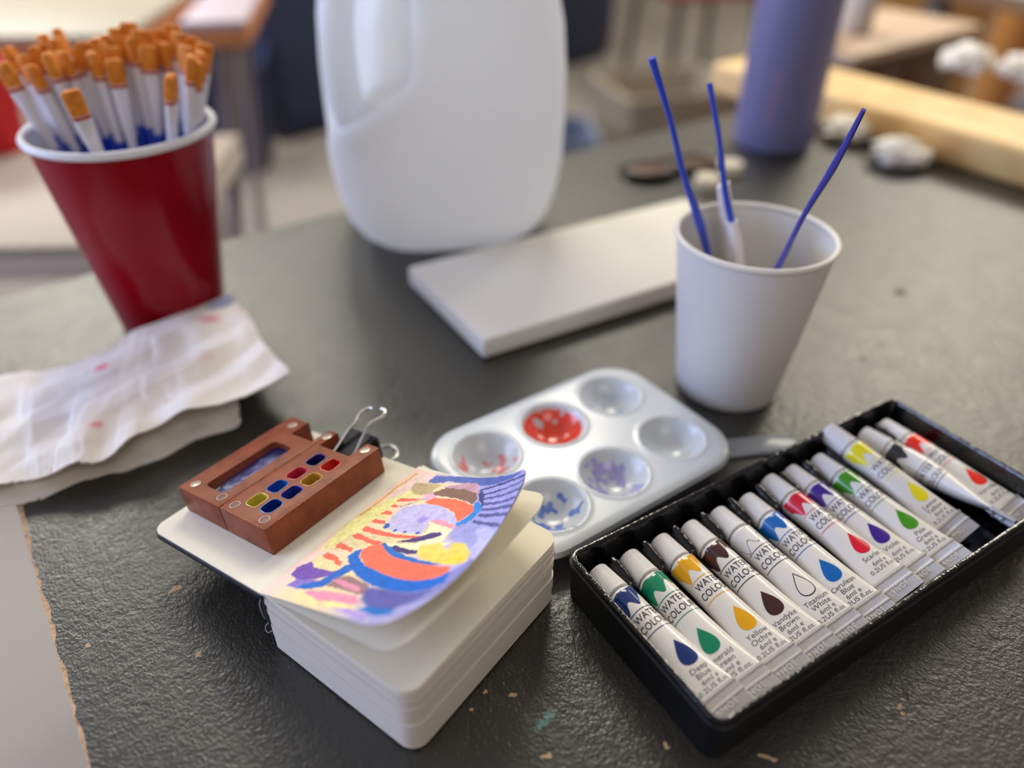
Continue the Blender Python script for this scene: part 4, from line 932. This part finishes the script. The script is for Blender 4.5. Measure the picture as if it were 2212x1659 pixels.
DR = [(-9.5, 20), (-8.0, 21.5), (-7.0, 24.2), (-6.2, 25.2), (-5.4, 24.9), (-4.6, 23.4), (-3.8, 21.6), (-3.0, 20.7), (-2.2, 20.9), (-1.4, 22.0), (-.6, 23.2), (.2, 23.9), (1.0, 23.6), (1.8, 22.2), (2.6, 20.4), (3.4, 19.4), (4.2, 19.2), (5.0, 20.2), (5.8, 21.6), (6.6, 21.8), (7.4, 20.4), (8.4, 19.2), (9.5, 19)]
def drop2d(n=48, w=3.75, h=10.4, ring=None):
    O = []
    for i in range(n):
        t = 2*math.pi*i/n
        y = h/2*math.cos(t)*1.0; x = w*1.08*math.sin(t)*math.sin(t/2)**1.35
        O.append((x, y))
    if ring is None:
        V2 = [(0, -h*.12)]+[(x*s, -h*.12+(y+h*.12)*s) for s in (.35, .7, 1) for x, y in O]
        F2 = [(0, 1+i, 1+(i+1) % n) for i in range(n)]
        for r_ in (0, 1): F2 += [(1+r_*n+i, 1+(r_+1)*n+i, 1+(r_+1)*n+(i+1) % n, 1+r_*n+(i+1) % n) for i in range(n)]
        return V2, F2
    V2 = O+[(x*(1-ring), -h*.12+(y+h*.12)*(1-ring)) for x, y in O]
    return V2, [(i, (i+1) % n, n+(i+1) % n, n+i) for i in range(n)]
def line2d(s, x0=-7.6, x1=7.6, w=.17, n=30):
    V2 = []
    for i in range(n+1): x = x0+(x1-x0)*i/n; V2 += [(x, -s-w), (x, -s+w)]
    return V2, [(2*i, 2*i+2, 2*i+3, 2*i+1) for i in range(n)]
TUBES = [  # label, colour, name lines, roll deg, u, v, dz, dyaw, mark
 ('white watercolour tube with a navy blue drop, nearest the tray corner', (24, 48, 112), ('Deep', 'Blue'), 2, 0),
 ('white watercolour tube with an emerald green drop, beside the navy one', (12, 132, 96), ('Emerald', 'Green'), -22, 1),
 ('white watercolour tube with a yellow ochre drop and collar', (228, 164, 12), ('Yellow', 'Ochre'), -4, 1),
 ('white watercolour tube with a dark brown drop and collar', (64, 34, 34), ('Vandyke', 'Brown'), -17, 1),
 ('white watercolour tube with only an outlined drop and black wavy line', None, ('Titanium', 'White'), -8, 1),
 ('white watercolour tube with a cerulean blue drop and collar', (0, 98, 182), ('Cerulean', 'Blue'), -17, 0),
 ('white watercolour tube with a crimson scarlet drop and collar', (216, 16, 52), ('Scarlet', ''), 5, 0),
 ('white watercolour tube with a dark violet drop and collar', (58, 28, 140), ('Violet', ''), -6, 1),
 ('white watercolour tube with a grass green drop and collar', (64, 146, 22), ('Pale', 'Green'), -6, 1),
 ('white watercolour tube with a lemon yellow drop, propped above the rest', (232, 218, 22), ('Lemon', 'Yellow'), -4, 0),
 ('white watercolour tube turned on its side showing its flat seam', (44, 44, 46), ('', ''), 95, 0),
 ('white watercolour tube with an orange red drop at the far end', (232, 36, 14), ('Vermilion', ''), 6, 0)]
POS = [(10.6, 6.6, 0, 4.0, 0, 0), (26.0, 6.6, 0, 1.5, 0, 0), (42.2, 6.2, 0, 1, 0, 0), (57.6, 6.4, 0, 1, 0, 0), (73.3, 6.4, 0, 1, 0, 0), (89.8, 6.6, 0, 0, 0, 0), (106.2, 3.4, 1.0, 1, 0, 0), (120.0, 3.4, 0.2, 1, 0, 0), (136.4, 4.4, .6, 1.0, 0, 0), (150.0, -4.0, 7.6, 5.0, -7.0, 0), (168.0, 4.0, 2.6, 7.5, 0, 90), (184.5, 3.0, 0.5, 1.0, 0, 0)]
for k, ((lab, colr, nm, roll, mark), (u, v, dz, dyaw, pitch, wr)) in enumerate(zip(TUBES, POS)):
    mt = TR @ Matrix.Translation((u*mm, -v*mm, FLR+dz*mm+.0002)) @ Matrix.Rotation(math.radians(dyaw), 4, 'Z') @ Matrix.Rotation(math.radians(pitch)*-1, 4, 'X')
    if wr: mt = mt @ Matrix.Translation((0, 0, RT*mm)) @ Matrix.Rotation(math.radians(40), 4, 'Y') @ Matrix.Translation((0, 0, -RT*mm))
    else: mt = mt @ Matrix.Translation((0, 0, RT*mm)) @ Matrix.Rotation(math.radians(-7), 4, 'Y') @ Matrix.Translation((0, 0, -RT*mm))
    t = thing('paint_tube', lab, 'paint tube', group='watercolour tubes in the black tray', mat=mt)
    rl = math.radians(roll+7)
    cm_ = ink if colr is None else M('tube_ink_%d' % k, colr, .22, spec=.5, coat=.4)
    put('tube_body', 'body', g_body, white_tube, t, angle=60)
    cp = put('cap', 'cap', g_cap, cap_m, t, angle=25)
    put('crimp', 'crimp', g_crimp, crimp_m, t, angle=30)
    if wr:
        obj('colour_band', *wrap([(drips(14.0, DR), 0, 0, 1)], math.radians(-82)), cm_, t, label='zigzag black colour band round the shoulder')
        obj('lettering', *wrap([(text('WATER', 3.7, 1.03, .012), 0, 34.4, 1), (text('COLOUR', 3.7, 1.0, .012), 0, 38.9, 1), (line2d(30.8), 0, 0, 1), (line2d(40.2), 0, 0, 1)], math.radians(-105)), ink, t)
        continue
    obj('colour_band', *wrap([(drips(13.9 if colr else 0, DR, thin=None if colr else .34), 0, 0, 1)], rl), cm_, t, angle=60, label='%s colour band with a dripping lower edge' % (('navy', 'emerald', 'ochre', 'dark brown', 'outlined', 'cerulean', 'scarlet', 'violet', 'grass green', 'lemon yellow', 'black', 'orange red')[k]))
    obj('drop_emblem', *wrap([(drop2d(ring=None if colr else .10), 0, 46.6, 1)], rl, .07), cm_, t, angle=60, label='%s paint drop printed on the tube' % (('navy', 'emerald', 'ochre', 'dark brown', 'outlined', 'cerulean', 'scarlet', 'violet', 'grass green', 'lemon yellow', 'black', 'orange red')[k]))
    obj('lettering', *wrap([(text('WATER', 3.9, 1.05, .03), -.2, 29.6, (.86, 1)), (text('COLOUR', 3.9, 1.0, .03), .0, 33.7, (.86, 1))], rl, .07), ink, t)
    obj('ruled_line', *wrap([(line2d(25.6), 0, 0, 1), (line2d(35.3), 0, 0, 1)], rl, .06), cm_, t)
    ls = [x for x in nm if x]
    parts = [(text(x, 2.7, 1.0), 0, 54.6+2.35*i, 1) for i, x in enumerate(ls)]
    s_ = 54.6+2.35*max(len(ls), 1)+(.6 if len(ls) == 1 else 0)
    parts += [(text('6ml e', 2.5), .6, s_, 1), (text('0.2US fl.oz.', 2.4), .6, s_+2.3, 1)]
    obj('fine_print', *wrap(parts, rl, .06), M('grey_ink', (84, 80, 82), .4), t)
    v2, f2 = text('9NOE', 3.1, 1.25, .02)
    obj('embossed_letters', [((x-.5)*mm, (y-69.9)*mm, (RT-.2+.98)*mm) for x, y in v2], f2, M('embossed_foil', (226, 222, 220), .25, metal=.4), t, smooth=False, label='faint embossed letters on the foil crimp')
    if k in (2, 4, 7, 8):
        obj('registration_mark', *join([rbox(-7.9*mm, -65.3*mm, (RT-.2+.80)*mm, 1.8*mm, 3.4*mm, .1*mm), rbox(-7.2*mm, -69.6*mm, (RT-.2+.80)*mm, 1.5*mm, 3.8*mm, .1*mm)]), M('registration_black', (26, 26, 28), .4), t, smooth=False)

# ------------------------------------------------------------------ things at the back of the table
sg = thing('sunglasses', 'dark folded sunglasses with brown lenses lying near the lavender bottle', 'sunglasses', (.138, .665, 0), math.radians(20))
fm = M('tortoise_frame', (40, 28, 24), .25, spec=.6); lens = M('brown_lens', (84, 56, 42), .45, spec=.3)
def oval(cx, cy, hx, hy, z, n=32): return [(cx+hx*math.cos(2*math.pi*i/n)*(1 if abs(math.sin(2*math.pi*i/n)) < .9 else 1), cy+hy*math.sin(2*math.pi*i/n), z) for i in range(n)]
V1 = []
for cx in (-.019, .027):
    O = oval(cx, 0, .0215, .0165, .0062); obj('lens', *loft([oval(cx, 0, .020, .015, .0050), oval(cx, 0, .020, .015, .0064), oval(cx, 0, .012, .009, .0078), oval(cx, 0, .003, .002, .0082)]), lens, sg)
    rim_ = [Vector(p) for p in O]+[Vector(O[0])]; V1.append(tubepath(rim_, .0021, 10))
V1.append(tubepath([(.0025, .003, .007), (.004, .005, .0085), (.0055, .003, .007)], .0018, 8))
obj('frame', *join(V1), fm, sg)
for cx, d in ((-.041, 1), (.049, -1)): obj('temple', *tubepath(smoothpath([(cx, .006, .006), (cx+d*.002, .016, .0045), (cx+d*.03, .0215+d*.001, .003), (cx+d*.075, .023+d*.002, .003)], 6), .0022, 8), fm, sg)
for i, (x, y, lb) in enumerate(((.1655, .634, 'round off-white bottle cap in front of the sunglasses'), (.1925, .668, 'round off-white bottle cap beside the lavender bottle'))):
    q = thing('bottle_cap', lb, 'cap', (x, y, 0))
    obj('cap_shell', *lathe([(.0105, .0003), (.0112, .001), (.0112, .0085), (.0104, .0098), (0, .0100)], 40, True, False), M('offwhite_cap', (226, 216, 192), .5), q)
def crumple(name, label, loc, r, sd, n=46, squash=.55):
    V = []; F = []
    for j in range(n+1):
        for i in range(n*2):
            th = math.pi*j/n; ph = math.pi*i/n; d = Vector((math.sin(th)*math.cos(ph), math.sin(th)*math.sin(ph), math.cos(th)))
            k = .74+.26*float(vnoise(d.x*2.3+sd+5, d.y*2.3+d.z*1.7, sd))+.34*abs(float(vnoise(d.x*5+9, d.z*5+d.y*3, sd+3))-.5)*2+.06*float(vnoise(d.x*12, d.y*12+d.z*9, sd+6))
            p = d*r*k; V.append((p.x, p.y, max(-.45*r, p.z*squash)+.45*r))
    m_ = 2*n
    for j in range(n):
        for i in range(m_): F.append((j*m_+i, j*m_+(i+1) % m_, (j+1)*m_+(i+1) % m_, (j+1)*m_+i))
    return tag(obj(name, V, F, M('tissue_white', (248, 240, 226), .85, sub=.4), angle=30), label, 'tissue').__setattr__('location', loc)
crumple('crumpled_tissue', 'small crumpled white tissue at the left end of the pine board', (.330, .765, .0003), .021, 2)
crumple('crumpled_tissue', 'crumpled white tissue in front of the pine board', (.354, .695, .0003), .022, 5)
crumple('crumpled_tissue', 'crumpled white tissue lying on top of the pine board', (.500, .900, .0336), .026, 9)
crumple('crumpled_tissue', 'crumpled white tissue on the right of the board top', (.543, .860, .0336), .026, 12)

# ------------------------------------------------------------------ furniture behind, far out of focus
def ftable(name, label, X, Y, sx, sy, z, mtop, medge, rz=0, legc=(118, 108, 106), legs=True, th=.03, lw=.045):
    t = thing(name, label, 'table', (X, Y, FZ), rz); H = z-FZ
    obj('table_top', *rbox(0, 0, H-.006, sx, sy, .012, .003), mtop, t)
    obj('edge_band', *rbox(0, 0, H-.012-th/2, sx-.002, sy-.002, th, .003), medge, t)
    if legs:
        for a in (-1, 1):
            for c in (-1, 1): obj('leg', *rbox(a*(sx/2-.06), c*(sy/2-.06), (H-.012-th)/2, lw, lw, H-.012-th, .004), M('leg_%d_%d_%d' % legc, legc, .5), t)
    return t
cream = M('cream_laminate', (166, 157, 144), .45); orange = M('orange_wood_edge', (196, 128, 84), .5); pinkl = M('lilac_laminate', (184, 170, 182), .4)
ftable('work_table', 'cream topped table with a tan wood edge behind the red cup', -1.205, 1.355, 1.24, .42, .0, cream, orange, math.radians(5))
pt_ = ftable('side_table', 'pale lilac topped table with an orange wood edge left of the jug', -.508, 1.50, .10, .40, .0, pinkl, orange, math.radians(10), legs=False)
Mi = Matrix.Translation((-.508, 1.50, FZ)) @ Matrix.Rotation(math.radians(10), 4, 'Z'); Mi.invert()
lg = M('side_table_leg', (140, 134, 142), .5)
for (a, b_, w) in (((-.470, 1.335, -.04), (-.76, 1.90, FZ+.001), .020), ((-.53, 1.62, -.04), (-.70, 1.95, FZ+.001), .012)):
    obj('leg', *tubepath([Mi @ Vector(a), Mi @ ((Vector(a)+Vector(b_))/2), Mi @ Vector(b_)], w, 12), lg, pt_)
# low bench with a red cup on it
ftable('low_table', 'pale pinkish low table at the left behind the red cup', -.93, .935, 1.06, .38, -.13, M('pale_pink_top', (160, 147, 138), .5), M('pale_edge', (196, 186, 182), .5), math.radians(4), (150, 142, 146))
c2 = thing('red_cup', 'bright red cup standing on the low table at the left frame edge', 'cup', (-.735, 1.085, -.1299))
obj('cup_wall', *lathe([(.034, 0), (.036, .002), (.050, .115), (.052, .118), (.050, .119), (.034, .006), (0, .006)], 48, True, False), M('bright_red_plastic', (214, 20, 34), .35), c2)
# navy storage cabinet
nc = thing('storage_cabinet', 'large dark navy cabinet standing behind the jug', 'cabinet', (-.14, 3.62, FZ), math.atan2(1.4, 1.37))
navy = M('navy_panel', (34, 42, 70), .6)
obj('carcass', *rbox(-.02, .30, .85, 1.98, .5, 1.66, .01), navy, nc)
for i, x in enumerate((-.68, -.02, .64)):
    d = obj('door', *rbox(x, .041, .87, .64, .018, 1.56, .004), navy, nc); obj('handle', *rbox(x+.26, .025, .9, .02, .02, .16, .004), M('dark_steel', (70, 70, 76), .4, metal=.7), d)
obj('plinth', *rbox(-.02, .32, .02, 1.9, .42, .04), M('plinth_black', (18, 20, 32), .6), nc)
# navy bin under the table
nb = thing('storage_bin', 'dark blue storage bin on the floor left of the table leg', 'bin', (-1.06, 2.74, FZ), .2)
obj('bin_body', *loft([[(x*k, y*k, z) for x, y in rrect(.20, .16, .03, 5)] for k, z in ((.86, .001), (.88, .01), (1, .34), (1.06, .345), (1.06, .36), (.98, .36), (.86, .02))]), M('navy_bin', (24, 32, 66), .5), nb)
# chair with a red seat
ch = thing('chair', 'grey chair with a dark red seat far behind the paper cup', 'chair', (.80, 3.75, FZ), math.radians(200))
grey = M('grey_shell', (150, 138, 136), .6); red = M('dark_red_seat', (128, 44, 44), .6); dk = M('dark_legs', (54, 46, 44), .5)
obj('seat', *rbox(0, 0, .44, .46, .44, .05, .02), red, ch)
obj('backrest', *rbox(0, -.21, .72, .46, .04, .38, .02), grey, ch)
for a in (-1, 1):
    for c in (-1, 1): obj('leg', *tubepath([(a*.19, c*.18, .42), (a*.22, c*.21, 0)], .017, 10), dk, ch)
# crates on the floor
def crate(name, label, loc, rz, sx, sy, h, col, cat):
    t = thing(name, label, cat, loc, rz)
    obj('crate_body', *loft([[(x*k, y*k, z) for x, y in rrect(sx/2, sy/2, .02, 4)] for k, z in ((.92, .001), (.94, .008), (1, h-.03), (1.04, h-.028), (1.04, h), (.98, h), (.92, .02))]), M('crate_%d_%d_%d' % col, col, .6), t); return t
crate('storage_crate', 'beige storage crate on the floor behind the paper cup brushes', (.52, 2.72, FZ), .3, .42, .34, .30, (150, 140, 124), 'crate')
crate('storage_crate', 'blue grey storage crate on the floor right of the jug', (.12, 2.45, FZ), .1, .26, .26, .22, (112, 120, 142), 'crate')
crate('storage_crate', 'dark grey storage crate standing in front of the red-seated chair', (.70, 3.08, FZ), .1, .5, .26, .22, (66, 62, 66), 'crate')
# workbench with drawers at the right
wb = thing('workbench', 'pinkish tan topped workbench with dark brown drawers behind the board', 'workbench', (.500, 1.289, FZ), math.radians(38))
obj('bench_top', *rbox(.035, -.035, .742, .36, .17, .016, .004), M('pinkish_tan_top', (186, 158, 134), .6), wb)
dkb = M('dark_brown_wood', (96, 62, 34), .55)
obj('carcass', *rbox(.035, -.03, .365, .34, .14, .728, .004), dkb, wb)
for i, (x, z) in enumerate(((-.055, .62), (.115, .62), (-.055, .42), (.115, .42))):
    d = obj('drawer', *rbox(x, -.103, z, .155, .014, .18, .003), dkb, wb); obj('knob', *lathe([(.008, 0), (.012, .012), (.014, .018), (0, .022)], 16, True, False), M('dark_steel', (70, 70, 76)), d)
    k = wb.children; d2 = bpy.data.objects[d.name]; d2.children[0].rotation_euler = (math.pi/2, 0, 0); d2.children[0].location = (x, -.110, z)
for i, (x, y, h, c, lb, nm, ct) in enumerate(((.43, 1.185, .045, (232, 206, 172), 'short cream jar on the workbench beside the lavender bottle', 'jar', 'jar'), (.515, 1.26, .10, (188, 178, 166), 'tall pale grey jar at the back of the workbench', 'jar', 'jar'))):
    q = thing(nm, lb, ct, (x, y, .0005)); obj('jar_body', *lathe([(.018, 0), (.023, .003), (.023, h*.75), (.016, h*.9), (.016, h), (0, h)], 32, True, False), M('jar_%d' % i, c, .4), q)
# orange wooden cabinets at the far right
oc = M('honey_wood', (206, 150, 84), .5)
for x, y, w, lb in ((1.18, 2.62, .42, 'honey coloured wooden cupboard far behind the workbench'), (1.78, 2.75, .22, 'narrow honey coloured wooden cupboard at the far right')):
    q = thing('wooden_cupboard', lb, 'cupboard', (x, y, FZ)); obj('carcass', *rbox(0, 0, .62, w, .35, 1.236, .005), oc, q)
    d = obj('door', *rbox(0, -.184, .62, w-.04, .016, 1.16, .004), oc, q); obj('knob', *rbox(w/2-.05, -.2, .7, .018, .02, .018, .004), M('dark_steel', (70, 70, 76)), d)
# grey-brown padded stool at the right frame edge
st = thing('stool', 'grey-brown padded stool at the right behind the pine board', 'stool', (.98, 1.06, FZ), .3)
obj('seat', *rbox(0, 0, .66, .40, .40, .08, .03), M('grey_brown_pad', (120, 104, 98), .8), st)
for a in (-1, 1):
    for c in (-1, 1): obj('leg', *tubepath([(a*.14, c*.14, .63), (a*.18, c*.18, 0)], .016, 10), M('dark_legs', (54, 46, 44)), st)
ftable('work_table', 'beige topped table at the far right behind the stool', 1.35, 1.95, .7, .5, -.02, M('beige_top', (196, 180, 152), .5), M('brown_edge', (120, 90, 66), .5), math.radians(20), (110, 96, 84))

# pale bench beside the near left edge of the table
sb = thing('bench', 'pale grey flat bench below the chipped left table edge', 'bench', (0, 0, FZ), TYAW)
pg = M('pale_grey_top', (146, 139, 136), .7)
obj('bench_top', *rbox(-.34, .32, .40, .56, 1.12, .03, .01), pg, sb)
for a in (-1, 1):
    for c in (-1, 1): obj('leg', *rbox(-.34+a*.24, .32+c*.50, .1925, .035, .035, .385, .004), M('dark_steel', (70, 70, 76)), sb)
